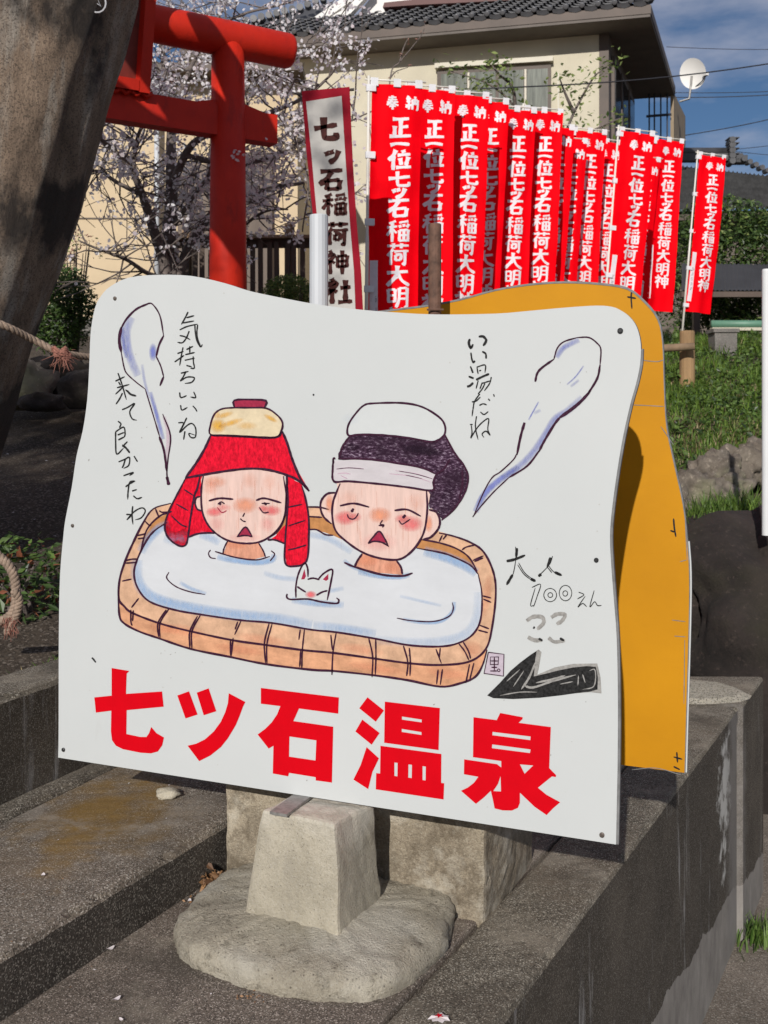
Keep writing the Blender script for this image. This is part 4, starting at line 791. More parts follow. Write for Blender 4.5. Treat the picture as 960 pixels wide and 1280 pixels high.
# upper limbs and a broad crown of its own, above the picture
lm = MB(); base = Q[-1]
for k in range(7):
    a = 1.75 + k * .42; e = base + Vector((math.cos(a) * 1.6, math.sin(a) * 1.5, 1.0 + .2 * (k % 3)))
    limb(lm, [base - off - Vector((0, 0, .1)), (base + e) / 2 + Vector((0, 0, .25)) - off, e - off], .2, .06)
lm.build('limb', M['bark'], tr, smooth=True)
# ------------------------------------------------------------------ rope
M['rope'] = plain('straw_rope', (.26, .19, .14), .9, .35, 60, bmp=.6, bscale=200)
M['rope2'] = plain('old_rope_tuft', (.26, .11, .08), .9, .35, 90)
def twisted(mb, P, r, turns, strands=3, n=6, mi=0):
    N = max(24, int(turns * 10)); L_ = [0]
    for a, b2 in zip(P, P[1:]): L_.append(L_[-1] + (b2 - a).length)
    def pt(t):
        d = t * L_[-1]
        for i in range(len(P) - 1):
            if d <= L_[i + 1] + 1e-6: return P[i].lerp(P[i + 1], (d - L_[i]) / max(1e-6, L_[i + 1] - L_[i]))
        return P[-1]
    for s in range(strands):
        Q2 = []
        for i in range(N + 1):
            t = i / N; p = pt(t); tg_ = (pt(min(1, t + .01)) - pt(max(0, t - .01))).normalized(); a = tg_.cross(Vector((0, 1, .01))).normalized(); b3 = tg_.cross(a)
            an = 6.2832 * (turns * t + s / strands); Q2.append(p + a * math.cos(an) * r * .55 + b3 * math.sin(an) * r * .55)
        mb.tube(Q2, r * .62, n, mi)
def smooth3(P, k=6):
    Q = []
    for i in range(len(P) - 1):
        p0 = P[max(i - 1, 0)]; p1 = P[i]; p2 = P[i + 1]; p3 = P[min(i + 2, len(P) - 1)]
        for j in range(k):
            t = j / k; Q.append(.5 * ((2 * p1) + (p2 - p0) * t + (2 * p0 - 5 * p1 + 4 * p2 - p3) * t * t + (3 * p1 - p0 - 3 * p2 + p3) * t ** 3))
    Q.append(P[-1]); return Q
rp_ = thing('barrier_rope', 'twisted straw rope tied from the leaning trunk to behind the white sign', 'rope', at(0, 405, 3.5))
o_ = rp_.location
mb = MB(); twisted(mb, [p - o_ for p in smooth3([at(-120, 372, 3.75), at(-60, 384, 3.5), at(0, 405, 3.5), at(40, 424, 3.6), at(76, 441, 3.65), at(115, 447, 3.8), at(260, 466, 4.3)])], .012, 26); mb.build('rope_strand', M['rope'], rp_, smooth=True)
mb = MB()
for k in range(8):
    c = at(74 + k * .9, 438 + k * 1.2, 3.62); mb.tube([c + Vector((.022 * math.cos(a), .022 * math.sin(a) , .012 * math.sin(a * 2 + k))) - o_ for a in [i * .7 for i in range(10)]], .006, 5)
mb.build('knot', M['rope2'], rp_, smooth=True)
mb = MB()
for k in range(60):
    c = at(78, 445, 3.6) + Vector((random.gauss(0, .012), random.gauss(0, .012), random.gauss(0, .01))) - o_; d = Vector((random.gauss(0, .02), random.gauss(0, .015), random.uniform(-.055, .01)))
    mb.tube([c, c + d * .6, c + d], [.0013, .001, .0005], 3)
o = mb.build('frayed_end', M['rope2'], rp_); o['kind'] = 'stuff'
rc = thing('rope_loop', 'loose twisted rope loop hanging at the left photo edge in front of the leafy shrub', 'rope', at(0, 740, 3.0)); o_ = rc.location
mb = MB(); twisted(mb, [p - o_ for p in smooth3([at(-60, 640, 3.0), at(-30, 672, 3.0), at(-5, 692, 3.0), at(14, 712, 3.0), at(20, 738, 3.0), at(16, 765, 3.0), at(-4, 778, 3.0), at(-40, 782, 3.0)])], .0125, 14)
twisted(mb, [p - o_ for p in smooth3([at(18, 738, 2.97), at(24, 752, 2.98), at(18, 775, 2.98), at(8, 792, 2.98)])], .011, 4)
mb.build('rope_strand', M['rope'], rc, smooth=True)
mb = MB()
for k in range(70):
    c = at(random.uniform(4, 22), random.uniform(770, 792), 2.97) - o_; d = Vector((random.gauss(0, .008), random.gauss(0, .008), random.uniform(-.03, -.005))); mb.tube([c, c + d], [.0012, .0005], 3)
o = mb.build('frayed_end', M['rope2'], rc); o['kind'] = 'stuff'

# ------------------------------------------------------------------ torii
def redwood():
    m, n, b = newmat('vermilion_paint'); c = ramp(n, noi(n, 5, 6, .6), [(.3, (.44, .013, .005)), (.7, (.58, .024, .008))])
    c = mixc(n, ramp(n, noi(n, 11, 8, .75, (1, 1, .3)), [(.54, 0), (.72, .75)]), c, (.20, .012, .010)); c = mixc(n, ramp(n, noi(n, 2.2, 6, .7, (1, 1, .5), loc=(3, 1, 1)), [(.48, 0), (.66, .6)]), c, (.34, .014, .010)); c = mixc(n, ramp(n, noi(n, 34, 7, .8, (1, 1, .3)), [(.66, 0), (.74, .8)]), c, (.05, .02, .015))  # worn paint, plus broad dark blotches that paint dappled shade into the colour
    n.links.new(c, b.inputs['Base Color']); b.inputs['Roughness'].default_value = .55; b.inputs['Specular IOR Level'].default_value = .25; bump(n, b, noi(n, 30, 6, .7, (1, 1, .2)), .3, .008); return m
M['red'] = redwood()
M['red_dark'] = plain('plaque_red', (.16, .02, .012), .55, .3, 12)
KT = 1.38; Cc = at(285, 62, 5.15 * KT); tz0 = ter(Cc.x, 5.15 * KT) - .05
tdir = Vector((.63, .39, 0)).normalized(); tnorm = Vector((-tdir.y, tdir.x, 0)); ang_t = math.atan2(tdir.y, tdir.x)
to = thing('torii_gate', 'vermilion shrine torii with a round top beam, rising behind the white sign on the left', 'torii', (Cc.x, Cc.y, tz0))
OT = to.location.copy()
to.scale = (KT,) * 3
zl = (H + (HY - 62) / F * 5.3 * KT - tz0) / KT; OT = to.location.copy(); tz0_ = tz0; tz0 = 0   # beam axis height, in the gate's own frame
mb = MB(); mb.tube([Vector((0, 0, 0)), Vector((0, 0, (zl - tz0) * .5)), Vector((0, 0, zl - tz0))], [.098, .090, .080], 28); mb.build('column', M['red'], to, smooth=True)
mb = MB(); dl = tdir * -1.5; mb.tube([dl, dl + Vector((0, 0, (zl - tz0) * .5)), dl + Vector((0, 0, zl - tz0))], [.098, .090, .080], 28); mb.build('column', M['red'], to, smooth=True)
for s_ in (0, 1):
    mb = MB(); mb.tube([dl * s_ + Vector((0, 0, -.02)), dl * s_ + Vector((0, 0, .16)), dl * s_ + Vector((0, 0, .18))], [.13, .13, .11], 24); mb.build('column_base', plain('torii_base', (.03, .03, .03), .6), to)
e1 = Vector((0, 0, zl - tz0)) + tdir * .35; e0 = Vector((0, 0, zl - tz0)) - tdir * 1.9
mb = MB(); mb.tube([e0, e0 + tdir * .015, e0.lerp(e1, .3), e0.lerp(e1, .7), e1 - tdir * .025, e1 - tdir * .008, e1], [.075, .085, .088, .088, .088, .082, .066], 32); mb.build('top_beam', M['red'], to, smooth=True)
zn = (H + (HY - 155) / F * 5.15 * KT - tz0_) / KT
mb = MB(); mb.box(tdir * -.72 + Vector((0, 0, zn)), (1.94, .085, .145), ang_t); mb.build('tie_beam', M['red'], to)
for s_ in (-.115, .115):
    mb = MB(); c = tdir * s_; a_, b_ = tdir * (.055 if s_ > 0 else -.055), tnorm * .035
    z0_, z1_ = zn + .073, zn + .105
    V = [c - a_ * 1 - b_, c + a_ - b_, c + a_ + b_, c - a_ + b_]; mb.hexa([v + Vector((0, 0, z0_)) for v in V] + [(c + (v - c) * .98 + Vector((0, 0, z1_ if (v - c).dot(a_) < 0 else z0_ + .006))) for v in V]); mb.build('wedge', M['red'], to)
# plaque between the beams, tilted forward
pq = thing('shrine_plaque', 'red framed plaque hanging between the torii beams beside the leaning trunk', 'plaque', OT + (tdir * -.66 + Vector((0, 0, zn + .39)) - tnorm * .11) * KT, (math.radians(12), 0, ang_t))
pq.scale = (KT,) * 3
for d_, sz in (((.205, 0, 0), (.05, .10, .66)), ((-.205, 0, 0), (.05, .10, .66)), ((0, 0, .3), (.355, .095, .05)), ((0, 0, -.3), (.355, .095, .05))): MB().box(d_, sz).build('frame_bar', M['red'], pq)
MB().box((0, .03, 0), (.36, .02, .56)).build('plaque_board', M['red_dark'], pq)
mb = MB()
for sx in range(9): mb.tube([(-.20 + sx * .05, -.02, -.325), (-.175 + sx * .05, -.02, -.345), (-.15 + sx * .05, -.02, -.325)], .012, 6)
mb.build('scalloped_trim', M['red'], pq, smooth=True)

# ------------------------------------------------------------------ brush characters (stroke order data on a 100 x 100 grid)
KJ = {
'奉': [[(20,18),(80,12)],[(15,34),(86,28)],[(8,50),(94,44)],[(50,2),(46,30),(30,52),(8,70)],[(56,44),(72,60),(96,68)],[(32,64),(70,60)],[(26,78),(76,74)],[(51,56),(51,100)]],
'納': [[(22,2),(10,22),(24,24)],[(34,14),(12,42),(36,40)],[(24,40),(24,96)],[(8,60),(6,84)],[(36,58),(40,74)],[(50,28),(50,96)],[(50,30),(92,26),(92,88),(82,90)],[(72,4),(70,40),(56,62)],[(70,42),(84,60)]],
'正': [[(16,10),(86,6)],[(52,10),(52,88)],[(54,46),(84,42)],[(26,42),(26,88)],[(4,92),(97,86)]],
'一': [[(6,58),(40,46),(94,52)]],
'位': [[(34,4),(24,30),(4,54)],[(24,34),(24,98)],[(64,4),(68,18)],[(42,28),(94,24)],[(52,42),(58,74)],[(86,36),(76,76)],[(36,86),(98,82)]],
'七': [[(4,50),(96,34)],[(42,4),(44,76),(54,88),(90,86),(92,66)]],
'ッ': [[(18,30),(28,54)],[(44,22),(52,46)],[(86,24),(70,68),(34,94)]],
'石': [[(8,14),(94,8)],[(50,14),(34,44),(4,70)],[(34,52),(34,94)],[(34,54),(84,50),(80,92)],[(34,90),(82,88)]],
'稲': [[(40,4),(12,16)],[(4,34),(46,28)],[(26,14),(26,98)],[(24,38),(4,70)],[(30,44),(44,58)],[(92,4),(54,12)],[(56,22),(60,34)],[(72,18),(75,30)],[(94,16),(86,32)],[(56,46),(56,94)],[(56,46),(92,42),(92,94)],[(56,68),(90,66)],[(56,92),(92,90)],[(74,44),(74,90)]],
'荷': [[(6,14),(96,10)],[(32,2),(34,24)],[(66,2),(64,24)],[(32,28),(8,58)],[(22,46),(22,98)],[(36,38),(96,34)],[(80,38),(80,94),(70,88)],[(42,54),(42,78)],[(42,54),(64,52),(62,76)],[(42,76),(62,76)]],
'大': [[(8,36),(92,28)],[(50,2),(46,50),(8,96)],[(52,40),(68,72),(98,92)]],
'明': [[(10,14),(12,74)],[(10,16),(40,12),(40,72)],[(12,42),(38,40)],[(12,70),(40,68)],[(58,6),(56,60),(44,96)],[(58,8),(92,4),(92,92),(82,88)],[(58,32),(90,30)],[(56,56),(90,54)]],
'神': [[(22,2),(28,14)],[(4,26),(42,20),(4,62)],[(24,42),(24,98)],[(30,44),(42,54)],[(52,24),(54,72)],[(52,26),(92,22),(90,70)],[(54,46),(90,44)],[(54,68),(90,66)],[(72,2),(72,98)]],
'社': [[(22,2),(28,14)],[(4,26),(42,20),(4,62)],[(24,42),(24,98)],[(30,44),(42,54)],[(54,38),(92,34)],[(73,8),(73,90)],[(46,92),(98,88)]],
'西': [[(8,12),(92,8)],[(14,36),(16,94)],[(14,36),(88,32),(86,92)],[(38,12),(36,50),(26,60)],[(60,10),(60,56),(74,56)],[(16,88),(86,86)]],
'山': [[(50,6),(50,88)],[(14,40),(14,88),(88,86)],[(88,36),(88,88)]]}
def brush(ch, cx, cy, w_, h_, wd, warp, mb, mi, k=4):
    """cx,cy centre; w_,h_ size; warp(a,b)->3D point"""
    for S in KJ[ch]:
        P2 = [(cx + (x / 100 - .5) * w_, cy + (y / 100 - .5) * h_) for x, y in S]
        if len(S) > 2 and abs((S[1][0] - S[0][0]) * (S[2][1] - S[1][1]) - (S[1][1] - S[0][1]) * (S[2][0] - S[1][0])) > 1400: # sharp turn: keep the corner
            segs = [P2[:2], P2[1:]] if len(S) > 2 else [P2]
        else: segs = [P2]
        for sg in segs:
            Q2 = catmull(sg, k); n = len(Q2); V = []
            ax = abs(sg[-1][0] - sg[0][0]) > abs(sg[-1][1] - sg[0][1]); ww0 = wd * (.78 if ax else 1.05)
            for i, q in enumerate(Q2):
                a = Q2[max(i - 1, 0)]; b2 = Q2[min(i + 1, n - 1)]; dx, dy = b2[0] - a[0], b2[1] - a[1]; l = math.hypot(dx, dy) or 1; t = i / (n - 1)
                e = (1.12 - .35 * math.sin(math.pi * min(1, t * 1.1))) * (1 if t < .8 else 1.1 - (t - .8) * 2.2)
                V += [(q[0] - dy / l * ww0 * e / 2, q[1] + dx / l * ww0 * e / 2), (q[0] + dy / l * ww0 * e / 2, q[1] - dx / l * ww0 * e / 2)]
            mb.add([warp(*v) for v in V], [(2 * i, 2 * i + 1, 2 * i + 3, 2 * i + 2) for i in range(n - 1)], mi)

# ------------------------------------------------------------------ red votive banners
def cloth(name, c, tr_=.25, rough=.7):
    m, n, b = newmat(name); col = ramp(n, noi(n, 6, 5, .6), [(.3, [x * .9 for x in c]), (.7, [min(1, x * 1.08) for x in c])])
    n.links.new(col, b.inputs['Base Color']); b.inputs['Roughness'].default_value = rough; b.inputs['Specular IOR Level'].default_value = .05
    bump(n, b, noi(n, 9, 3, .5, (1, 1, .25)), .35, .02)
    t = nd(n, 'ShaderNodeBsdfTranslucent'); n.links.new(col, t.inputs['Color']); x = nd(n, 'ShaderNodeMixShader', Fac=tr_)
    n.links.new(b.outputs[0], x.inputs[1]); n.links.new(t.outputs[0], x.inputs[2]); n.links.new(x.outputs[0], n.nodes['Material Output'].inputs['Surface']); return m
M['banner_red'] = cloth('banner_red', (.88, .0, .006), .12); M['banner_white'] = cloth('banner_print', (.80, .76, .79), .12); M['tab'] = cloth('tab_white', (.74, .74, .76), .15)
M['pole_white'] = plain('banner_pole', (.70, .67, .60), .35, .08, 5); M['ink_small'] = ink('banner_small_ink', (.16, .15, .17), .2)
BW, BH = .325, 1.80
ban = [  # cloth left px, cloth top px, distance, lean degrees, label
 (464, 104, 6.60, .6, 'largest red banner, nearest and leftmost of the row, beside the dark-bordered shrine board'),
 (511, 110, 7.20, 1.2, 'second red banner from the left, lower part in shadow behind the rusty post'),
 (556, 117, 7.50, 1.8, 'third red banner from the left, its left side shaded'),
 (585, 124, 8.05, 2.2, 'fourth red banner from the left, showing only its right half'),
 (622, 135, 8.35, 2.6, 'fifth red banner from the left, above the middle of the yellow board'),
 (657, 136.5, 8.65, 3.2, 'sixth red banner from the left, last of the high group'),
 (673, 156, 8.95, 3.6, 'seventh red banner from the left, a narrow strip dropping below the high group'),
 (691, 173, 9.30, 3.8, 'eighth red banner from the left, mostly hidden and shaded'),
 (717, 162, 9.60, 3.8, 'ninth red banner from the left, its text running in full sun'),
 (739, 175, 10.0, 4.2, 'tenth red banner from the left, a dark sliver behind the tall pole'),
 (776, 163, 9.35, 4.6, 'fourth red banner from the right, complete and bright on a tall pole'),
 (789, 196, 10.7, 5.0, 'low shaded red banner whose tip hangs under its right-hand neighbour'),
 (819, 173, 10.9, 4.6, 'second red banner from the right, hanging clear of the yellow board'),
 (875, 193, 11.9, 5.2, 'rightmost and most distant red banner, before the dark hedge')]
ROWS = [('正', .274, .15, .125), ('一', .376, .14, .10), ('位', .477, .155, .13), ('七', .600, .15, .10), ('ッ', .682, .11, .085), ('石', .785, .155, .12), ('稲', .934, .155, .135), ('荷', 1.080, .155, .135), ('大', 1.220, .16, .13), ('明', 1.358, .15, .13), ('神', 1.490, .155, .135)]
for bi, (px, py, Y, lean, lb) in enumerate(ban):
    A = math.radians(9); le = math.radians(lean); topz = H + (HY - py) / F * Y; tx = (px - 3 - CX) / F * Y
    gzz = ter(tx, Y)
    for _ in range(3):
        Lp = (topz - gzz) / math.cos(le) + .035; bx = tx - math.sin(le) * Lp * math.cos(A); by = Y - math.sin(le) * Lp * math.sin(A); gzz = ter(bx, by)
    root = thing('votive_banner', lb, 'banner', (bx, by, gzz - .03), (0, le, A), 'red votive banners in a row'); Lp += .03
    ph = bi * 1.7
    def warp(a, d, off=0):   # a across 0..BW, d down 0..BH
        s = .034 * math.sin(d * 2.1 + ph + a * 3) * (d / BH) + .017 * math.sin(a / BW * 6.28 + ph * 2 + d) * (.2 + d / BH) + .006 * math.sin(a / BW * 14 + ph + d * .7) + .004 * math.sin(d * 17 + a * 9 + ph)
        return (.02 + a - .012 * math.sin(d * 1.6 + ph) * d / BH - .004 * d, -.004 + s + off, Lp - .035 - d)
    mb = MB(); na, ndn = 14, 40
    mb.add([warp(BW * i / na, BH * j / ndn) for j in range(ndn + 1) for i in range(na + 1)], [(j * (na + 1) + i, j * (na + 1) + i + 1, (j + 1) * (na + 1) + i + 1, (j + 1) * (na + 1) + i) for j in range(ndn) for i in range(na)])
    mb.build('cloth', M['banner_red'], root, smooth=True)
    mb = MB(); W_ = lambda a, d: warp(a, d, -.0035)
    for ch, u_ in (('奉', .41), ('納', .80)): mb = MB(); brush(ch, u_ * BW, .115, .084, .092, .016, W_, mb, 0); finish(mb, 'heading_character', M['banner_white'], root)
    for ch, d, ww, hh in ROWS: mb = MB(); brush(ch, .575 * BW, d, ww * .98, hh * 1.06, .028 if ch in '正一位七ッ石大' else .0205, W_, mb, 0); finish(mb, 'character', M['banner_white'], root)
    mb = MB()
    mb.add([W_(a, d) for d in [1.12 + .056 * j for j in range(11)] for a in (.014, .064)], [(2 * j, 2 * j + 1, 2 * j + 3, 2 * j + 2) for j in range(10)], 0)
    finish(mb, 'donor_strip', M['banner_white'], root); mb = MB()
    W2 = lambda a, d: warp(a, d, -.0055)
    if bi == 0: brush('西', .039, 1.37, .040, .045, .004, W2, mb, 1); brush('山', .039, 1.43, .040, .045, .004, W2, mb, 1)
    for q_ in range(5 if bi else 3):   # tiny donor text, illegible at this distance
        d0 = (1.30 if bi else 1.48) + q_ * .055
        for r_ in range(3):
            a0 = .024 + random.random() * .01; d1 = d0 + r_ * .014; mb.add([W2(a0, d1), W2(a0 + .02 + random.random() * .01, d1 - .002), W2(a0 + .02, d1 + .003), W2(a0, d1 + .004)], [(0, 1, 2, 3)], 1)
    mb.m = [0] * len(mb.m); finish(mb, 'donor_text', M['ink_small'], root)['kind'] = 'stuff'
    mb = MB(); mb.tube([(0, 0, 0), (0, 0, Lp * .55), (0, 0, Lp * .56), (0, 0, Lp + .012)], [.013, .012, .0095, .009], 8); mb.build('pole', M['pole_white'], root, smooth=True)
    mb = MB(); mb.tube([(-.025, 0, Lp - .012), (BW * .5, -.002, Lp - .010), (BW + .045, 0, Lp - .008)], .0055, 6); mb.build('cross_rod', M['pole_white'], root, smooth=True)
    for k in range(3):
        a0 = (.05, .5, .93)[k] * BW; mb = MB()
        for sgn in (-1, 1): mb.add([(.02 + a0 - .024, sgn * .007, Lp + .002), (.02 + a0 + .024, sgn * .007, Lp + .002), (.02 + a0 + .024, sgn * .004 - .004, Lp - .05), (.02 + a0 - .024, sgn * .004 - .004, Lp - .05)], [(0, 1, 2, 3)])
        mb.add([(.02 + a0 - .024, -.007, Lp + .002), (.02 + a0 + .024, -.007, Lp + .002), (.02 + a0 + .024, .007, Lp + .002), (.02 + a0 - .024, .007, Lp + .002)], [(0, 1, 2, 3)]); mb.build('top_loop', M['tab'], root)
    for k in range(5):
        d0 = .03 + k * .425; mb = MB()
        V = [(-.016, -.012, Lp - .035 - d0 + .02), (.045, -.014, Lp - .035 - d0 + .02), (.045, -.014, Lp - .035 - d0 - .022), (-.016, -.012, Lp - .035 - d0 - .022)]
        mb.add(V + [(x, .012, z) for x, y, z in V], [(0, 1, 2, 3), (7, 6, 5, 4), (0, 3, 7, 4)]); mb.build('side_loop', M['tab'], root)

# ------------------------------------------------------------------ white shrine-name banner with dark red border
YB = 5.75
SBp = Plane(at(400, 420, YB), 0.0)
def sb(px, py): return SBp.loc(px, py)
M['sb_white'] = cloth('shrine_banner_white', (.60, .58, .54), .2); M['sb_red'] = cloth('shrine_banner_red', (.30, .012, .025), .15); M['sb_ink'] = ink('shrine_banner_ink', (.050, .014, .012), .4, 30)
sbt = thing('shrine_name_banner', 'white cloth banner with dark red border and brushed black name, left of the red banners', 'banner', SBp.P0)
ol = [(377, 114), (437, 108.5), (441, 200), (446, 280), (451.5, 340), (456, 430), (404, 432), (398, 340), (391, 268), (383, 190)]
il = [(382.5, 127), (427, 120), (432, 200), (437.5, 280), (442.5, 340), (446, 430), (409, 432), (405, 340), (396, 268), (389, 190)]
def sw(y): return .012 * math.sin(y * 3)
mb = MB(); mb.slab([sb(*p) for p in catmull(ol[:2], 1)[:1] + ol[1:]], 0, .004); mb.build('cloth_border', [M['sb_red'], M['sb_red']], sbt)
mb = MB(); mb.slab([sb(*p) for p in il], -.002, .006); mb.build('cloth_panel', [M['sb_white'], M['sb_white']], sbt)
mb = MB()
def sbw(a, b2): q = sb(a, b2); return (q[0], -.0045, q[1])
for ch, cx, cy, w_, h_, wd in (('七', 407, 161, 31, 31, 8.0), ('ッ', 415, 194, 23, 22, 6.6), ('石', 414, 225, 32, 29, 7.0), ('稲', 418, 256, 32, 29, 5.0), ('荷', 421, 292, 31, 30, 5.2), ('神', 421, 328, 31, 31, 5.0), ('社', 424, 364, 34, 33, 6.6)): mb = MB(); brush(ch, cx, cy, w_, h_, wd, sbw, mb, 0, 5); finish(mb, 'character', M['sb_ink'], sbt)

M['pole_dark'] = plain('dark_pole', (.05, .04, .035), .7, .2)
q = [sb(376, 117), sb(438, 111)]; mb = MB(); mb.tube([(q[0][0] - .02, .012, q[0][1]), (q[1][0] + .02, .012, q[1][1])], .008, 8); mb.build('cross_rod', M['pole_dark'], sbt)
q = [sb(385, 112), sb(404, 560)]; mb = MB(); zb_ = ter(sbt.location.x, YB) - sbt.location.z - .03; mb.tube([(q[0][0], .022, q[0][1]), (q[1][0], .022, zb_)], .011, 8); mb.build('pole', M['pole_dark'], sbt)

# ------------------------------------------------------------------ white pole at the right edge, posts, log rail
wp = at(958, 655, 5.55); o = MB().tube([(0, 0, 0), (0, 0, 1.41), (0, 0, 1.42)], [.023, .023, .020], 16).build('white_pole', plain('white_pole_paint', (.62, .63, .63), .5, .05, 4), smooth=False)
o.location = (wp.x, wp.y, wp.z - .06); tag(o, 'plain white pole standing on the boulder at the right photo edge', 'pole')
M['wood'] = plain('weathered_wood', (.22, .15, .09), .85, .35, 7, bmp=.5, st=(1, 1, .3))
M['wood2'] = plain('sawn_log', (.28, .175, .085), .85, .25, 7, bmp=.4, st=(1, 1, .3))
p = at(859, 462, 10.2); mb = MB().tube([(0, 0, -.2), (0, 0, .42), (0, 0, .44)], [.075, .072, .066], 14); o = mb.build('log_post', M['wood2']); o.location = (p.x, p.y, p.z - .06); tag(o, 'short tan log post on the grass bank below the rightmost red banner', 'post')
mb = MB(); a, b2 = at(800, 437, 10.1), at(868, 433, 10.0); mb.tube([a, a.lerp(b2, .5), b2], [.032, .038, .036], 10); tag(mb.build('log_rail', M['wood'], smooth=True), 'horizontal grey log rail resting against the short tan log post', 'log')
M['greyblock'] = concrete('grey_block', (.13, .12, .11), (.22, .21, .19), .2, 5, 90, .5)
p = at(903, 462, 11.4); mb = MB(); mb.box((0, 0, .17), (.24, .24, .50)); mb.box((0, 0, .44), (.28, .28, .04)); o = mb.build('concrete_stub', M['greyblock']); o.location = (p.x, p.y, p.z - .02); tag(o, 'squat grey concrete stub on the grass bank left of the white pole', 'concrete post')
# ------------------------------------------------------------------ main house behind the banners
M['tan_wall'] = plain('tan_render', (.57, .45, .29), .85, .06, 3, bmp=.3, bscale=90)
M['cream_wall'] = plain('cream_render', (.53, .485, .37), .85, .06, 3, bmp=.3, bscale=90)
M['tile'] = plain('roof_tile', (.060, .060, .064), .5, .3, 6, bmp=.2, bscale=30); M['tile2'] = plain('old_roof_tile', (.040, .040, .040), .8, .35, 5, spec=.1)
M['tile_knob'] = plain('tile_knob', (.10, .10, .105), .35, .25, 9)
M['soffit'] = plain('soffit_board', (.14, .12, .105), .8, .15, 3)
M['brown_trim'] = plain('brown_trim', (.085, .060, .045), .6, .2, 3)
M['white_trim'] = plain('white_trim', (.72, .70, .66), .6, .04, 3)
M['side_wall'] = plain('side_wall_brown', (.14, .115, .095), .85, .15, 2)
M['frame_cream'] = plain('window_frame_cream', (.50, .46, .36), .5, .05, 4)
M['dark_metal'] = plain('dark_metal', (.03, .035, .05), .5, .2, 4)
def glass(name, c):
    m, n, b = newmat(name); col = ramp(n, noi(n, 4, 4, .6, (6, 1, .5)), [(.35, [x * .6 for x in c]), (.7, [x * 1.3 for x in c])])
    n.links.new(col, b.inputs['Base Color']); b.inputs['Roughness'].default_value = .12; return m
M['curtain_glass'] = glass('curtained_glass', (.16, .17, .14)); M['dark_glass'] = glass('dark_glass', (.02, .02, .022))
E = Vector((3.84, 15.0, 7.08)); fa = math.radians(13.5); f_ = Vector((-math.cos(fa), math.sin(fa), 0)); sa = math.radians(20.5); s_d = Vector((math.sin(sa), math.cos(sa), 0)); UP = Vector((0, 0, 1))
hs = thing('tiled_house', 'cream two-storey house with a dark tiled roof behind the row of red banners', 'house', (3.46, 16.05, 2.0)); OH = hs.location.copy()
wc = Vector((3.376, 15.673, 0)); wl_ = wc + f_ * 6.9; wb_ = wc + s_d * 2.9; wlb = wl_ + s_d * 2.9
ztw = 7.02
mb = MB()
t_ = .18; inn = (s_d + f_).normalized() * 0
mb.add([p - OH + UP * z for z in (1.9, ztw) for p in (wl_, wc)] , [(0, 1, 3, 2)])
mb.add([p - OH + UP * z for z in (1.9, ztw) for p in (wl_ + s_d * t_, wc + s_d * t_)], [(0, 1, 3, 2)])
mb.hexa([p - OH + UP * z for z in (1.9, ztw) for p in (wl_, wc, wc + s_d * .2, wl_ + s_d * .2)])
mb.v = mb.v[8:]; mb.f = [tuple(i - 8 for i in f) for f in mb.f[2:]]; mb.m = mb.m[2:]
mb.build('front_wall', M['cream_wall'], hs)
mb = MB(); mb.hexa([p - OH + UP * z for z in (1.9, ztw) for p in (wc + s_d * .2 + f_ * .18, wc + s_d * .2, wb_, wb_ + f_ * .18)]); mb.build('side_wall', M['side_wall'], hs)
mb = MB(); mb.hexa([p - OH + UP * z for z in (1.9, ztw) for p in (wl_ + s_d * .2 - f_ * .18, wl_ + s_d * .2, wlb, wlb - f_ * .18)]); mb.build('side_wall', M['cream_wall'], hs)
mb = MB(); mb.hexa([p - OH + UP * z for z in (1.9, ztw - .01) for p in (wc + f_ * .13 - s_d * .012, wc - f_ * .012 - s_d * .012, wc - f_ * .012 + s_d * .2, wc + f_ * .13 + s_d * -.002)]); mb.build('corner_board', M['brown_trim'], hs)
# eaves: soffit, fascia, gutter
ov = .95; Ez = E.z
A0, A1, A2, A3 = E, E + f_ * 7.3, E + f_ * 7.3 + s_d * 4.0, E + s_d * 4.0
mb = MB(); mb.hexa([p - OH + UP * z for z in (-.20, -.16) for p in [q - s_d * 0 for q in (A0, A1, A2, A3)]]); mb.build('soffit', M['soffit'], hs)
mb = MB(); mb.hexa([p - OH + UP * z for z in (-.158, -.03) for p in (A0 - s_d * .012 - f_ * .012, A1 - s_d * .012, A1 + s_d * .02, A0 + s_d * .02 - f_ * .012)]); mb.build('fascia', M['brown_trim'], hs)
mb = MB(); mb.hexa([p - OH + UP * z for z in (-.158, -.03) for p in (A0 + s_d * .022 + f_ * .02, A0 + s_d * .022 - f_ * .012, A3 - f_ * .012, A3 + f_ * .02)]); mb.build('fascia', M['brown_trim'], hs)
sl_ = .50   # slope rise per run
hip = 2.0
def RP(a, b): return E + f_ * a + s_d * b + UP * (b * sl_)
mb = MB(); top_a, top_b = RP(hip, hip), RP(7.3 - .2, hip)
rA = [E + UP * -.03, A1 + UP * -.03, A1 + s_d * hip + UP * (hip * sl_ - .03), E + f_ * hip * .8 + s_d * hip + UP * (hip * sl_ - .03)]
mb.add([p - OH for p in rA], [(0, 1, 2, 3)]); rs = [E + UP * -.03, rA[3], E + f_ * hip * .8 + s_d * 2.6 + UP * (hip * sl_ - .03), A3 + UP * -.03]
mb.add([p - OH for p in rs], [(0, 1, 2, 3)]); mb.add([p - OH for p in (rA[3], rA[2], A2 + f_ * 0 + UP * (hip * sl_ - .03), rs[2])], [(0, 1, 2, 3)]); mb.add([p - OH for p in (A2 + UP * -.03, A3 + UP * -.03, rs[2], A2 + UP * (hip * sl_ - .03))], [(0, 1, 2, 3)]); mb.add([p - OH for p in (A1 + UP * -.03, A2 + UP * -.03, A2 + UP * (hip * sl_ - .03), rA[2])], [(0, 1, 2, 3)])
mb.build('roof_deck', M['tile'], hs)
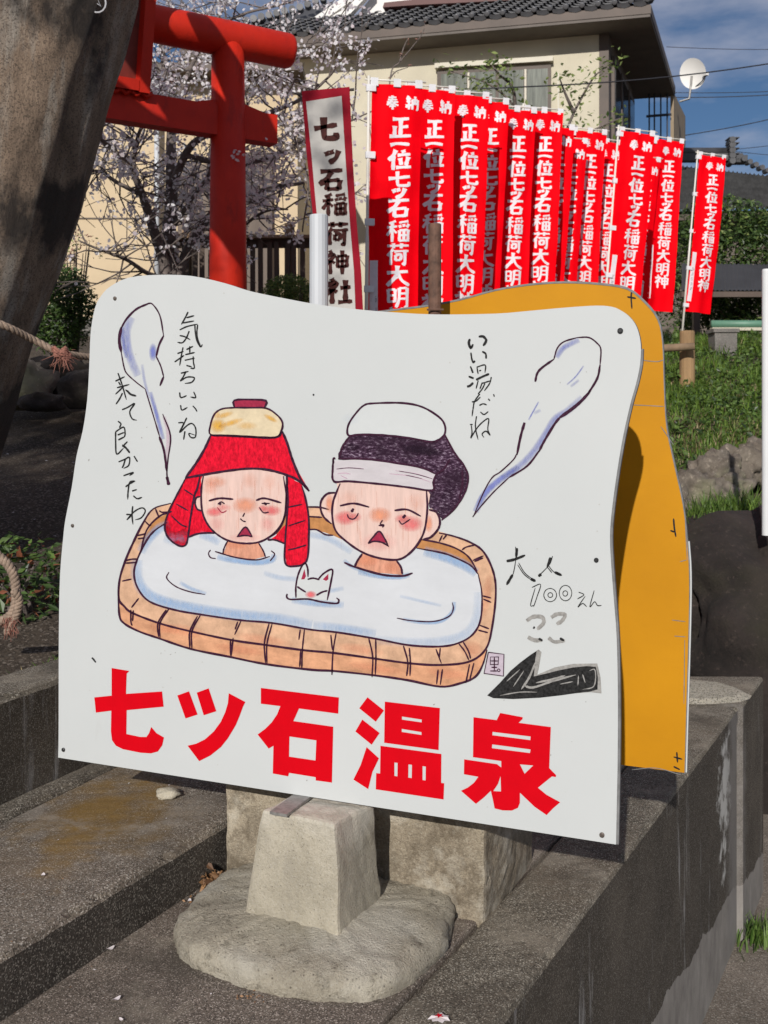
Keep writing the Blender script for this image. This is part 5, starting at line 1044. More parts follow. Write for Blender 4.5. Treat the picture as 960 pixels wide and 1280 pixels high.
# one tile, shared by all
pw, pl_ = .232, .27
def tilemesh(knob):
    mb = MB(); prof = [(-.5, .012), (-.36, -.006), (-.1, -.008), (.12, .006), (.26, .040), (.38, .048), (.5, .030)]; n = len(prof)
    V = []
    for yy_, lift in ((0, .028), (pl_ * 1.12, .0)):
        V += [(x * pw * 1.03, yy_, z + lift) for x, z in prof]
    V += [(x * pw * 1.03, 0, z + .028 - .018) for x, z in prof]
    mb.add(V, [(k, k + 1, n + k + 1, n + k) for k in range(n - 1)] + [(2 * n + k, 2 * n + k + 1, k + 1, k) for k in range(n - 1)], 0)
    if knob:
        mb.tube([(pw * .37, -.022, .052), (pw * .37, -.018, .052), (pw * .37, .06, .05)], [.030, .040, .040], 12, 1)
        mb.add([(-.5 * pw, -.006, .03), (.3 * pw, -.006, .035), (.3 * pw, -.006, -.02), (.0, -.006, -.045), (-.45 * pw, -.006, -.02)], [(0, 1, 2, 3, 4)], 0)
    me = bpy.data.meshes.new('roof_tile'); me.from_pydata(mb.v, [], mb.f); me.materials.append(M['tile']); me.materials.append(M['tile_knob']); me.polygons.foreach_set('material_index', mb.m); me.polygons.foreach_set('use_smooth', [True] * len(me.polygons)); me.update(); return me
tm, tk_ = tilemesh(False), tilemesh(True)
slope = math.atan(sl_); yawf = math.atan2(-f_.y, -f_.x)
from mathutils import Euler
rowstep = pl_ * math.cos(slope)
for r_ in range(8):
    ncol = 31 if r_ < 7 else 31
    for c_ in range(ncol):
        a_ = .12 + c_ * pw; b_ = -.03 + r_ * rowstep
        if a_ < b_ * .8 or a_ > 7.3: continue
        p = E + f_ * a_ + s_d * b_ + UP * (b_ * sl_ + .0)
        o = bpy.data.objects.new('roof_tile', tk_ if r_ == 0 else tm); COL.objects.link(o); o.parent = hs; o.location = p - OH + UP * .004
        o.rotation_euler = Euler((slope, 0, yawf + random.uniform(-.01, .01)), 'XYZ')
# hip ridge and upper gable with white barge boards
mb = MB(); mb.tube([E - OH + UP * .05, E + f_ * hip * .8 + s_d * hip + UP * (hip * sl_ + .08) - OH], .07, 8); mb.build('hip_ridge', M['tile'], hs, smooth=True)
mb = MB(); mb.tube([A3 - OH + UP * .0 + f_ * .06, E + f_ * .06 + UP * .0 - OH], .05, 8); mb.build('verge_tiles', M['tile'], hs, smooth=True)
gp = Plane(E + f_ * 7 + s_d * 1.85 + UP * -2, fa)
def gq(px, py): return gp.loc(px, py)
gr_ = thing  # alias kept short
def wp_(P2, y0, y1, name, mat):
    mb = MB(); mb.slab([gq(*p) for p in P2], y0, y1)
    o = mb.build(name, [mat, mat], hs); Mx = Matrix.Translation(gp.P0 - OH) @ Matrix.Rotation(-fa, 4, 'Z'); o.data.transform(Mx); return o
wp_([(386, 26), (402, 27), (452, -8), (470, -24), (440, -24), (436, -8)], 0, .18, 'barge_board', M['white_trim'])
wp_([(402, 27), (428, 24), (437, 17), (466, -14), (455, -14), (434, 8)], .02, .16, 'barge_board', M['white_trim'])
wp_([(437, 16), (492, 10), (520, 4), (620, -8), (620, -40), (480, -40)], .3, .5, 'gable_wall', M['white_trim'])
wp_([(480, 12), (520, 9), (640, 3), (800, -7), (800, -13), (640, -3), (520, 2), (482, 6)], -.1, .28, 'red_brown_beam', plain('red_brown_beam', (.10, .035, .03), .6))
# window in the upper front wall
hp = Plane(wl_ + UP * 2, fa)
MX = Matrix.Translation(hp.P0 - OH) @ Matrix.Rotation(-fa, 4, 'Z')
def onwall(P2, y0, y1, name, mat, par=hs):
    mb = MB(); mb.slab([hp.loc(*p) for p in P2], y0, y1); o = mb.build(name, [mat, mat], None); o.data.transform(MX); o.parent = par; return o
win = onwall([(545, 82), (692, 73), (692, 79), (545, 88)], -.12, .0, 'window_hood', M['frame_cream'])
wn = onwall([(547, 90), (689, 82), (689, 175), (547, 180)], -.045, .0, 'window', M['brown_trim'])
for a, b2 in ((552, 584), (588, 620), (624, 655), (659, 685)):
    onwall([(a, 94 - (a - 552) * .055), (b2, 94 - (b2 - 552) * .055), (b2, 172), (a, 173)], -.052, -.046, 'pane', M['curtain_glass'], wn)
onwall([(585, 92), (587.5, 92), (587.5, 175), (585, 175)], -.06, -.053, 'mullion', M['frame_cream'], wn); onwall([(656, 88), (658.5, 88), (658.5, 175), (656, 175)], -.06, -.053, 'mullion', M['frame_cream'], wn)
wn2 = onwall([(368, 108), (396, 106), (396, 150), (368, 150)], -.04, 0, 'window', M['white_trim']); onwall([(371, 111), (393, 109), (393, 150), (371, 150)], -.046, -.041, 'pane', M['dark_glass'], wn2)
# drain pipe and seam on the cream wall
onwall([(529, 120), (531.5, 120), (531.5, 230), (529, 230)], -.03, -.0, 'wall_batten', M['frame_cream'])
onwall([(697, 92), (699, 92), (699, 230), (697, 230)], -.03, -.0, 'wall_batten', M['frame_cream'])
# windows of the shaded side wall
for k in range(3):
    c0 = wc + s_d * (.3 + k * .88) - f_ * .006; c1 = c0 + s_d * .70
    mb = MB(); mb.hexa([p - OH + UP * z for z in (4.6, 6.65) for p in (c0, c0 - f_ * .05, c1 - f_ * .05, c1)]); w3 = mb.build('side_window', M['brown_trim'], hs)
    mb = MB(); a, b2 = c0 + s_d * .06 - f_ * .052, c1 - s_d * .06 - f_ * .052; mb.hexa([p - OH + UP * z for z in (4.7, 6.55) for p in (a, a - f_ * .006, b2 - f_ * .006, b2)]); mb.build('pane', M['dark_glass'], w3)
# rear balcony with dark bars, boarded end panel
bal = thing('balcony', 'small rear balcony with dark bars and a tan boarded end, right of the tiled house', 'balcony', at(826, 165, 18.6)); ob = bal.location.copy()
for px in (811.5, 818, 826, 834): mb = MB(); mb.tube([at(px, 114, 18.6) - ob, at(px, 190, 18.6) - ob], .014, 6); mb.build('bar', M['dark_metal'], bal)
for py in (113, 144): mb = MB(); mb.tube([at(808, py + 1.5, 18.6) - ob, at(839, py - 1, 18.6) - ob], .024, 6); mb.build('rail', M['dark_metal'], bal)
mb = MB(); p0_ = [at(838, 116, 18.7), at(838, 200, 18.7), at(853, 200, 21.2), at(853, 146, 21.2)]
for px0 in range(6):
    t0_, t1_ = px0 / 6, (px0 + .93) / 6; mb = MB()
    q0_, q1_ = p0_[1].lerp(p0_[2], t0_), p0_[1].lerp(p0_[2], t1_); z0_, z1_ = p0_[0].lerp(p0_[3], t0_).z, p0_[0].lerp(p0_[3], t1_).z; nrm = Vector((.06, -.01, 0))
    mb.hexa([q0_ - ob, q1_ - ob, q1_ + nrm - ob, q0_ + nrm - ob, Vector((q0_.x, q0_.y, z0_)) - ob, Vector((q1_.x, q1_.y, z1_)) - ob, Vector((q1_.x, q1_.y, z1_)) + nrm - ob, Vector((q0_.x, q0_.y, z0_)) + nrm - ob]); mb.build('board', plain('tan_board', (.26, .20, .13), .8, .1) if px0 == 0 else bpy.data.materials['tan_board'], bal)
mb = MB(); mb.tube([p0_[0] - ob + UP * .02, p0_[3] - ob + UP * .02], .03, 6); mb.build('rail', M['dark_metal'], bal)
# satellite dish
ds = thing('satellite_dish', 'white satellite dish on a bracket against the sky, right of the house eave', 'satellite dish', at(866, 92, 18.4)); od = ds.location.copy()
mb = MB(); rr_ = [0, .05, .1, .15, .2, .235, .25]; n = 28; V = []
for r in rr_:
    for k in range(n): an = 6.2832 * k / n; V.append((r * .92 * math.cos(an), -(r * r) * .9 + .05, r * 1.08 * math.sin(an)))
mb.add(V, [(i * n + k, i * n + (k + 1) % n, (i + 1) * n + (k + 1) % n, (i + 1) * n + k) for i in range(len(rr_) - 1) for k in range(n)])
V = [(x, y + .012, z) for x, y, z in V]; mb.add(V, [(i * n + k, (i + 1) * n + k, (i + 1) * n + (k + 1) % n, i * n + (k + 1) % n) for i in range(len(rr_) - 1) for k in range(n)])
dsh = mb.build('reflector', M['white_trim'], ds, smooth=True); dsh.rotation_euler = (math.radians(12), math.radians(-14), math.radians(-38))
mb = MB(); mb.tube([Vector((.05, .05, -.23)), Vector((.13, -.10, -.17)), Vector((.17, -.17, -.09))], .010, 6); mb.build('feed_arm', M['dark_metal'], ds)
mb = MB(); mb.box((.175, -.17, -.07), (.06, .09, .05), .4); mb.build('feed_horn', M['white_trim'], ds)
mb = MB(); mb.tube([Vector((.0, .06, -.02)), Vector((-.01, .08, -.2)), Vector((-.04, .08, -.42)), Vector((-.20, .12, -.46))], [.022, .022, .02, .018], 8); mb.build('mast', M['steel'], ds)

# ------------------------------------------------------------------ neighbour's roof at the right
nb = thing('neighbour_house', 'low neighbouring house with grey tiled roof and stacked ridge end, right of the banners', 'house', at(900, 300, 19.5)); on = nb.location.copy()
mb = MB(); r0, r1 = at(790, 195, 20.5), at(921, 193, 20.5); c0, c1 = at(770, 262, 18.4), at(975, 262, 18.4); nC = 24
# tiled plane: ribs running down the slope, cross steps
mb = MB(); nr = 9
RL, RRr = at(780, 200, 20.5), at(1010, 226, 20.2)
lowL, lowR = at(770, 268, 18.4), at(1040, 262, 18.4)
NX = 44 * 4
for j in range(nr):
    for e_ in (0, 1):
        for i in range(NX + 1):
            t = i / NX; a = RL.lerp(RRr, t); b2 = lowL.lerp(lowR, t); u_ = (j + (1 - e_) * 1.0) / nr
            hump = .035 * max(0, math.sin(6.2832 * i / 4)) ; p = a.lerp(b2, u_) + UP * (hump + (.03 if e_ == 0 else 0)); mb.v.append(tuple(p - on))
    b0_ = len(mb.v) - 2 * (NX + 1)
    for i in range(NX): mb.f.append((b0_ + i, b0_ + i + 1, b0_ + NX + 1 + i + 1, b0_ + NX + 1 + i)); mb.m.append(0)
    if j:
        for i in range(NX): mb.f.append((b0_ - 2 * (NX + 1) + i, b0_ - 2 * (NX + 1) + i + 1, b0_ + NX + 2 + i, b0_ + NX + 1 + i)); mb.m.append(0)
o = mb.build('tiles', M['tile2'], nb, smooth=True); o['kind'] = 'stuff'
mb = MB(); a, b2 = at(795, 190, 20.5), at(914, 190, 20.5); mb.tube([a - on, b2 - on], .085, 10); mb.build('ridge', M['tile'], nb, smooth=True)
mb = MB(); a, b2 = at(795, 198, 20.45), at(925, 197, 20.45); mb.box(((a + b2) / 2 - on), (2.1, .2, .14)); mb.build('ridge_course', M['tile'], nb)
for k in range(5):
    c = at(914, 177 + k * 6.5, 20.4); mb = MB(); mb.tube([c - on + Vector((-.02, -.16, 0)), c - on + Vector((.0, .16, 0))], .062, 12); mb.box(c - on + Vector((.02, 0, .05)), (.20, .26, .018)); mb.build('ridge_end_tile', M['tile'], nb)
mb = MB(); mb.box(at(925, 200, 20.4) - on, (.22, .24, .14)); mb.build('ridge_end_tile', M['tile'], nb)
for k in range(7):
    c = at(928 + k * 7.5, 200 + k * 3.6, 20.3); mb = MB(); mb.tube([c - on + Vector((0, -.12, 0)), c - on + Vector((.0, .1, .02))], [.05, .055], 10); mb.build('verge_tile', M['tile_knob'], nb)
mb = MB(); mb.hexa([at(790, 420, 19.0) - on, at(1030, 420, 19.0) - on, at(1030, 420, 19.2) - on, at(790, 420, 19.2) - on, at(790, 265, 19.0) - on, at(1030, 262, 19.0) - on, at(1030, 262, 19.2) - on, at(790, 265, 19.2) - on]); mb.build('wall', M['side_wall'], nb)
mb = MB(); a, b2 = at(770, 270, 18.38), at(1040, 264, 18.38); mb.hexa([a - on - UP * .10, b2 - on - UP * .10, b2 - on + Vector((0, .5, -.10)), a - on + Vector((0, .5, -.10)), a - on, b2 - on, b2 - on + Vector((0, .5, 0)), a - on + Vector((0, .5, 0))]); mb.build('eave_board', M['brown_trim'], nb)
# low dark shed roof and green gutter in front of the hedge
sh = thing('shed_roof', 'low dark corrugated shed roof strip half sunk in the hedge at the right', 'roof', at(915, 366, 12.9)); os_ = sh.location.copy()
mb = MB(); a, b2, c, d = at(852, 364, 12.8), at(1010, 364, 12.8), at(1010, 332, 13.4), at(852, 330, 13.4); NX = 60
for row in ((a, b2), (d, c)):
    for i in range(NX + 1): mb.v.append(tuple(row[0].lerp(row[1], i / NX) - os_ + UP * (.018 if i % 2 else 0)))
for i in range(NX): mb.f.append((i, i + 1, NX + 2 + i, NX + 1 + i)); mb.m.append(0)
mb.build('corrugated_sheet', plain('dark_sheet', (.045, .045, .05), .6, .15, 3), sh)
mb = MB(); mb.hexa([a - os_ - UP * .07, b2 - os_ - UP * .07, b2 - os_ + Vector((0, .1, -.07)), a - os_ + Vector((0, .1, -.07)), a - os_ - UP * .004, b2 - os_ - UP * .004, b2 - os_ + Vector((0, .1, 0)), a - os_ + Vector((0, .1, 0))]); mb.build('edge_board', M['brown_trim'], sh)
for px in (870, 990): mb = MB(); c = at(px, 366, 13.1); mb.box((c.x - os_.x, c.y - os_.y, (ter(c.x, c.y) - os_.z) / 2 - .08), (.08, .08, abs(ter(c.x, c.y) - os_.z))); mb.build('post', M['brown_trim'], sh)
gu = thing('green_gutter', 'pale green metal trough with cream lower edge below the shed roof at the right', 'trough', at(918, 414, 12.3)); og = gu.location.copy()
mb = MB(); a, b2 = at(889, 405, 12.3), at(1000, 405, 12.3); mb.tube([a - og, b2 - og], .045, 10); mb.build('trough_body', plain('green_paint', (.10, .22, .15), .5, .15), gu, smooth=True)
mb = MB(); mb.box((a + b2) / 2 - og - UP * .062, ((b2 - a).length, .10, .035)); mb.build('trough_lip', M['frame_cream'], gu)
for px in (896, 990): mb = MB(); mb.box(at(px, 416, 12.32) - og - UP * .16, (.06, .06, .36)); mb.build('leg', M['steel'], gu)

# ------------------------------------------------------------------ left building (cream wall behind the cherry)
lb = thing('cream_building', 'plain cream rendered building behind the blossoming cherry at the left', 'building', at(220, 405, 13.6)); ol_ = lb.location.copy()
def bx2(px0, py0, px1, py1, Y, dep, name, mat, par=lb, o0=None):
    o0 = o0 or ol_; a, b2 = at(px0, py1, Y), at(px1, py0, Y); mb = MB(); mb.hexa([Vector(v) - o0 for v in ((a.x, Y, a.z), (b2.x, Y, a.z), (b2.x, Y + dep, a.z), (a.x, Y + dep, a.z), (a.x, Y, b2.z), (b2.x, Y, b2.z), (b2.x, Y + dep, b2.z), (a.x, Y + dep, b2.z))]); return mb.build(name, mat, par)
bx2(40, 88, 372, 398, 13.6, 4, 'wall', M['tan_wall']); bx2(38, 398, 374, 440, 13.56, 4.08, 'plinth', M['greyblock'])
bx2(30, 78, 378, 87.5, 13.2, 4.6, 'eave', M['brown_trim']); bx2(222, 205, 262, 380, 13.5, .09, 'shutter', plain('weathered_shutter', (.16, .125, .10), .8, .2, 5, st=(1, 1, .2)))
bx2(300, 190, 340, 380, 13.5, .09, 'shutter', bpy.data.materials['weathered_shutter']); bx2(40, 272, 221, 273.5, 13.585, .02, 'wall_joint', M['side_wall'])
mb = MB(); a, b2 = at(196, 88, 13.45), at(196, 398, 13.45); mb.tube([a - ol_, b2 - ol_], .035, 8); mb.build('drain_pipe', M['pipe'], lb, smooth=True)
lr_ = thing('old_tiled_roof', 'dark tiled roof slope with round ridge tiles, upper left of the house gable', 'roof', at(360, 30, 17.8)); orf = lr_.location.copy()
mb = MB(); mb.add([p - orf for p in (at(306, 32, 17.6), at(392, 52, 17.2), at(430, 22, 19.0), at(415, 2, 19.6), at(330, 24, 19.0))], [(0, 1, 2, 3, 4)]); mb.add([p - orf - UP * .12 for p in (at(306, 32, 17.6), at(392, 52, 17.2), at(430, 22, 19.0), at(415, 2, 19.6), at(330, 24, 19.0))], [(4, 3, 2, 1, 0)]); mb.build('roof_slope', M['tile'], lr_)
for k in range(11):
    c = at(308 + k * 9.6, 28 - k * 2.4 - (k > 7) * (k - 7) * 1.5, 17.7 + k * .14); mb = MB(); mb.tube([c - orf + Vector((0, -.10, 0)), c - orf + Vector((0, .12, .02))], .062, 10); mb.build('ridge_tile', M['tile_knob'] if k % 2 else M['tile'], lr_)
mb = MB(); mb.hexa([p - orf for p in (at(335, 120, 17.9), at(432, 120, 17.9), at(432, 120, 18.2), at(335, 120, 18.2), at(335, 40, 17.9), at(432, 40, 17.9), at(432, 40, 18.2), at(335, 40, 18.2))]); mb.build('wall', M['soffit'], lr_)

# ------------------------------------------------------------------ picket fence behind the torii
M['fence'] = plain('fence_wood', (.070, .050, .038), .85, .3, 9, bmp=.4, st=(1, 1, .2))
fc = thing('picket_fence', 'old dark wooden picket fence behind the torii column', 'fence', at(300, 460, 9.2)); of = fc.location.copy(); zf0 = 1.45; zf1 = H + (HY - 300) / F * 9.2
x0f, x1f = at(222, 300, 9.2).x, at(392, 300, 9.2).x
pk = MB().box((0, 0, (zf1 - zf0) / 2), (.044, .018, zf1 - zf0)).build('picket', M['fence'], fc)
kf = int((x1f - x0f) / .074)
for k in range(kf):
    o = pk if k == 0 else copy_obj(pk, fc); o.location = (x0f + k * .074 - of.x, 9.2 - of.y + random.uniform(-.004, .004), zf0 - of.z + random.uniform(-.03, .012)); o.rotation_euler = (0, random.uniform(-.012, .012), 0)
for z in (zf1 - .03, zf0 + .35): mb = MB(); mb.box(((x0f + x1f) / 2 - of.x, .032, z - of.z), (x1f - x0f + .1, .035, .07)); mb.build('rail', M['fence'], fc)
mb = MB(); mb.box(((x0f + x1f) / 2 - of.x, -.0, zf1 + .025 - of.z), (x1f - x0f + .14, .10, .028)); mb.build('cap_rail', M['wood'], fc)
for px in (232, 300, 361): mb = MB(); mb.box((at(px, 300, 9.2).x - of.x, .075, (zf0 + zf1) / 2 + .06 - of.z), (.085, .05, zf1 - zf0 + .2)); mb.build('post', M['wood'], fc)

# ------------------------------------------------------------------ cherry tree in blossom
ch = thing('cherry_tree', 'leafless cherry tree full of pale pink blossom behind the torii', 'tree', (at(210, 400, 8.0).x, 8.0, ter(at(210, 400, 8).x, 8.0))); oc = ch.location.copy()
def PX(L_): return [at(x, y, Y) for x, y, Y in L_]
limbs = [
 (PX([(212, 500, 8), (213, 420, 8), (212, 345, 8), (212, 290, 8), (214, 240, 8), (213, 190, 8.05), (215, 150, 8.1), (208, 100, 8.2), (200, 50, 8.3)]), .075, .02),
 (PX([(208, 430, 8), (206, 350, 7.95), (203, 320, 7.9), (190, 280, 7.8), (178, 245, 7.7), (165, 215, 7.6), (148, 192, 7.5), (118, 168, 7.4)]), .055, .012),
 (PX([(214, 360, 8), (238, 306, 8.1), (265, 268, 8.2), (300, 248, 8.3), (340, 236, 8.3), (380, 228, 8.3)]), .045, .012),
 (PX([(214, 232, 8), (232, 195, 7.9), (252, 172, 7.8), (300, 152, 7.8), (345, 138, 7.8), (385, 118, 7.8), (415, 92, 7.8)]), .034, .008),
 (PX([(206, 350, 7.9), (185, 342, 7.7), (160, 326, 7.5), (130, 313, 7.4), (98, 300, 7.3)]), .022, .006),
 (PX([(178, 245, 7.7), (150, 230, 7.7), (120, 214, 7.8), (88, 236, 7.9)]), .020, .006),
 (PX([(210, 110, 8.2), (190, 78, 8.2), (168, 45, 8.2), (150, 5, 8.2)]), .022, .008),
 (PX([(214, 150, 8.1), (236, 90, 8.2), (262, 40, 8.3), (290, -10, 8.4)]), .024, .008),
 (PX([(240, 300, 8.1), (290, 290, 8.0), (330, 265, 7.8), (360, 262, 7.7)]), .02, .006),
 (PX([(232, 195, 7.9), (300, 205, 7.8), (350, 190, 7.8), (400, 165, 7.7), (440, 150, 7.7)]), .022, .006),
 (PX([(252, 172, 7.8), (310, 110, 7.9), (360, 75, 8.0), (400, 50, 8.1)]), .02, .006),
 (PX([(345, 138, 7.8), (370, 180, 7.7), (385, 230, 7.6), (378, 290, 7.6)]), .014, .005),
 (PX([(262, 40, 8.3), (300, 18, 8.3), (350, 6, 8.3), (380, -4, 8.3)]), .014, .005),
 (PX([(213, 290, 8.0), (232, 262, 7.8), (258, 222, 7.7), (275, 200, 7.7)]), .022, .006),
 (PX([(165, 215, 7.6), (172, 170, 7.6), (190, 130, 7.6), (175, 95, 7.6)]), .018, .006)]
mbl = MB(); tw = MB(); bl = MB(); spots = []
for P, r0, r1 in limbs:
    m1 = MB(); Q = limb(m1, [p - oc for p in P], r0, r1, 8, 5, wig=.012); o = m1.build('limb', M['bark'], ch, smooth=True)
    for i in range(4 if r0 > .05 else 2, len(Q)):
        for rep in range(2 if r0 < .05 or i > len(Q) * .5 else 1):
            if random.random() < .55 and (Q[i].z + oc.z) > 2.0:
                d = Vector((random.gauss(0, 1), random.gauss(0, .7), random.gauss(.35, .6))).normalized(); l = random.uniform(.25, .75)
                pts = [Q[i]];
                for s2 in range(5): pts.append(pts[-1] + d * l / 5 + Vector((random.gauss(0, .02), random.gauss(0, .02), random.gauss(.012, .02))))
                tw.tube(pts, [.007, .006, .005, .004, .003, .0025], 4); spots += [(p, 1) for p in pts[1:]]
                for s3 in range(2):
                    b3 = random.choice(pts[2:]); d2 = (d + Vector((random.gauss(0, .8), random.gauss(0, .5), random.gauss(.2, .5)))).normalized(); e3 = b3 + d2 * random.uniform(.12, .35); tw.tube([b3, (b3 + e3) / 2 + Vector((0, 0, .01)), e3], [.004, .003, .002], 4); spots += [((b3 + e3) / 2, 1), (e3, 1)]
o = finish(tw, 'twig', M['bark'], ch); o['kind'] = 'stuff'
for p, _ in spots:
    w0 = p + oc; px = CX + F * w0.x / w0.y; py = HY - (w0.z - H) / w0.y * F
    dens = .95 if not (60 < px < 215 and py > 215) else .45
    if py > 335: dens *= .3
    if random.random() > dens * .68: continue
    for q in range(random.randint(3, 13)):
        c = p + Vector((random.gauss(0, .028), random.gauss(0, .028), random.gauss(0, .024))); s = random.uniform(.012, .020)
        nn = Vector((random.gauss(0, 1), random.gauss(-.5, 1), random.gauss(0, 1))).normalized(); a = nn.cross(Vector((.3, .2, 1))).normalized(); b3 = nn.cross(a)
        bl.add([c + (a * math.cos(k * 1.2566 + q) + b3 * math.sin(k * 1.2566 + q)) * s * (1 if k % 2 else .8) for k in range(5)], [(0, 1, 2, 3, 4)], 0)
    if random.random() < .3:
        for q in range(3): c = p + Vector((random.gauss(0, .02),) * 3); leaf(bl, c, .018, 1)
o = finish(bl, 'blossom', [M['blossom'], M['bud']], ch); o['kind'] = 'stuff'

# ------------------------------------------------------------------ shrubs, hedge, climbing tree
def shrub(name, label, c, r, n, size, mats, mix=(.6, .4), seed=1, stems=7, cat='shrub', group=None, thr=-.12, nse=4, zg=None):
    base = Vector((c[0], c[1], (ter(c[0], c[1]) if zg is None else zg) - .02)); t = thing(name, label, cat, base, group=group); m1 = MB()
    cl = Vector(c) - base
    for k in range(stems):
        e = cl + Vector((random.uniform(-.6, .6) * r[0], random.uniform(-.6, .6) * r[1], random.uniform(-.2, .6) * r[2])); m1.tube([Vector((random.gauss(0, .02), random.gauss(0, .02), 0)), e * .5 + Vector((0, 0, .02)), e], [.010, .007, .003], 5)
    o = m1.build('stem', M['bark'], t); o['kind'] = 'stuff'
    m2 = MB(); fr = len(mats)
    for i in range(fr): leaves(m2, cl, r, int(n * mix[i]), size, i, thr=thr, nse=nse, seed=seed)
    o = finish(m2, 'leaves', mats, t); o['kind'] = 'stuff'; return t
shrub('round_bush', 'dark green bush between the leaning trunk and the white sign', at(74, 388, 8.2), (.30, .26, .36), 6500, .042, [M['leaf_dark'], M['leaf_mid']], (.6, .4), 2, thr=-.45)
shrub('budding_shrub', 'sparse shrub with pinkish buds above the dark bush at the left', at(92, 320, 8.6), (.26, .2, .22), 420, .035, [M['bud'], M['leaf_light']], (.7, .3), 3, 16)
shrub('round_bush', 'fresh green bush at the fence foot, left of the grey pipe', at(360, 368, 7.9), (.20, .2, .15), 3600, .03, [M['leaf_mid'], M['leaf_light']], (.6, .4), 4, thr=-.5)
shrub('round_bush', 'shaded green bush half behind the white sign, below the torii column', at(250, 400, 8.4), (.5, .2, .25), 900, .04, [M['leaf_dark'], M['leaf_mid']], (.7, .3), 6)
hd = [(905, 300, 14.2, .75, .5, .62, 'dark evergreen hedge mass behind the rightmost red banner'), (985, 320, 14.0, .8, .5, .8, 'evergreen hedge mass at the right photo edge'), (860, 350, 14.6, .7, .5, .8, 'evergreen hedge mass seen between the last two red banners'), (925, 390, 13.6, .8, .4, .45, 'low hedge mass under the dark shed roof')]
for i, (px, py, Y, rx, ry, rz_, lb_) in enumerate(hd): shrub('hedge_bush', lb_, at(px, py, Y), (rx, ry, rz_), 5200, .075, [M['leaf_dark'], M['leaf_mid'], M['leaf_light']], (.60, .27, .13), 10 + i, 10, 'hedge', 'hedge behind the banners', -.2, 2.2)
ct = thing('budding_tree', 'thin tree with fresh light green leaves against the house wall, above the red banners', 'tree', (at(690, 400, 13.2).x, 13.2, 2.1)); o0 = ct.location.copy(); m2 = MB()
for P in (PX([(690, 430, 13.2), (688, 300, 13.2), (680, 200, 13.2), (645, 135, 13.1), (605, 103, 13), (560, 88, 13)]), PX([(688, 300, 13.2), (700, 200, 13.3), (718, 140, 13.3), (742, 98, 13.3), (766, 78, 13.3)]), PX([(700, 200, 13.3), (738, 165, 13.4), (775, 148, 13.4)]), PX([(645, 135, 13.1), (640, 110, 13), (622, 92, 12.9), (615, 80, 12.9)]), PX([(718, 140, 13.3), (708, 118, 13.2), (700, 98, 13.1)]), PX([(680, 200, 13.2), (610, 140, 13.1), (585, 112, 13)])):
    m1 = MB(); Q = limb(m1, [p - o0 for p in P], .028, .006, 6, 6, wig=.02); m1.build('limb', M['bark'], ct, smooth=True)
    for q in Q[6:]:
        for k in range(9):
            c = q + Vector((random.gauss(0, .09), random.gauss(0, .08), random.gauss(.02, .08))); leaf(m2, c, random.uniform(.05, .10), random.choice((0, 0, 1)), .5, .5)
o = finish(m2, 'leaves', [M['leaf_light'], M['leaf_mid']], ct); o['kind'] = 'stuff'
sp = thing('bare_sapling', 'thin bare shoot with buds reaching over the house eave, above the largest banner', 'tree', (at(487, 100, 12).x, 12.0, 2.05)); o0 = sp.location.copy()
for P in (PX([(478, 430, 12), (482, 200, 12), (488, 98, 12), (500, 78, 12), (515, 60, 12), (528, 42, 12), (532, 26, 12)]), PX([(500, 78, 12), (505, 60, 12), (510, 49, 12)]), PX([(488, 98, 12), (495, 90, 12), (510, 84, 12)])):
    m1 = MB(); Q = limb(m1, [p - o0 for p in P], .011, .004, 5, 5, wig=.01); m1.build('limb', M['bark'], sp, smooth=True)
m2 = MB()
for px, py in ((532, 28), (529, 38), (522, 50), (510, 50), (508, 54), (503, 70), (512, 83), (495, 92), (490, 96)):
    for k in range(4): leaf(m2, at(px, py, 12) - o0 + Vector((random.gauss(0, .02), random.gauss(0, .02), random.gauss(0, .02))), .035, 0)
o = finish(m2, 'buds', M['bud'], sp); o['kind'] = 'stuff'

# ------------------------------------------------------------------ grass bank and weeds
def blade(mb, x, y, z, h, lean, wd, mi=0):
    a = random.uniform(0, 6.28); dx, dy = math.cos(a) * lean, math.sin(a) * lean; px_, py_ = -math.sin(a) * wd, math.cos(a) * wd
    mb.add([(x - px_, y - py_, z), (x + px_, y + py_, z), (x + dx * .4 + px_ * .7, y + dy * .4 + py_ * .7, z + h * .6), (x + dx * .4 - px_ * .7, y + dy * .4 - py_ * .7, z + h * .6), (x + dx, y + dy, z + h)], [(0, 1, 2, 3), (3, 2, 4)], mi)
mb = MB(); k = 0
while k < 34000:
    y = 8.1 + 4.8 * random.random(); x = random.uniform(.8, 5.2) * y / 10
    if mnoise.noise(Vector((x * 1.4, y * 1.4, 5))) < -.42: continue
    g_ = mnoise.noise(Vector((x * 2.2, y * 2.2, 9))); hh = random.uniform(.03, .10) * (1.25 + g_ + (.5 if y > 9.6 else 0)); blade(mb, x, y, ter(x, y) - .01, hh, hh * random.uniform(.2, .9), .006, 1 if random.random() < (.34 if y < 9.3 else .05) - g_ * .2 else 0); k += 1
for k in range(17000):
    y = random.uniform(8.1, 12.2); x = random.uniform(.8, 5.2) * y / 10; g_ = mnoise.noise(Vector((x * 1.8, y * 1.8, 2)))
    if g_ > -.25: leaf(mb, Vector((x, y, ter(x, y) + random.uniform(.01, .08 + .16 * (g_ + .25)))), random.uniform(.03, .075), 2 if random.random() < .75 else 3, .6, .55)
o = finish(mb, 'grass', [M['grass'], M['dry'], M['leaf_mid'], M['leaf_dark']]); o['kind'] = 'stuff'
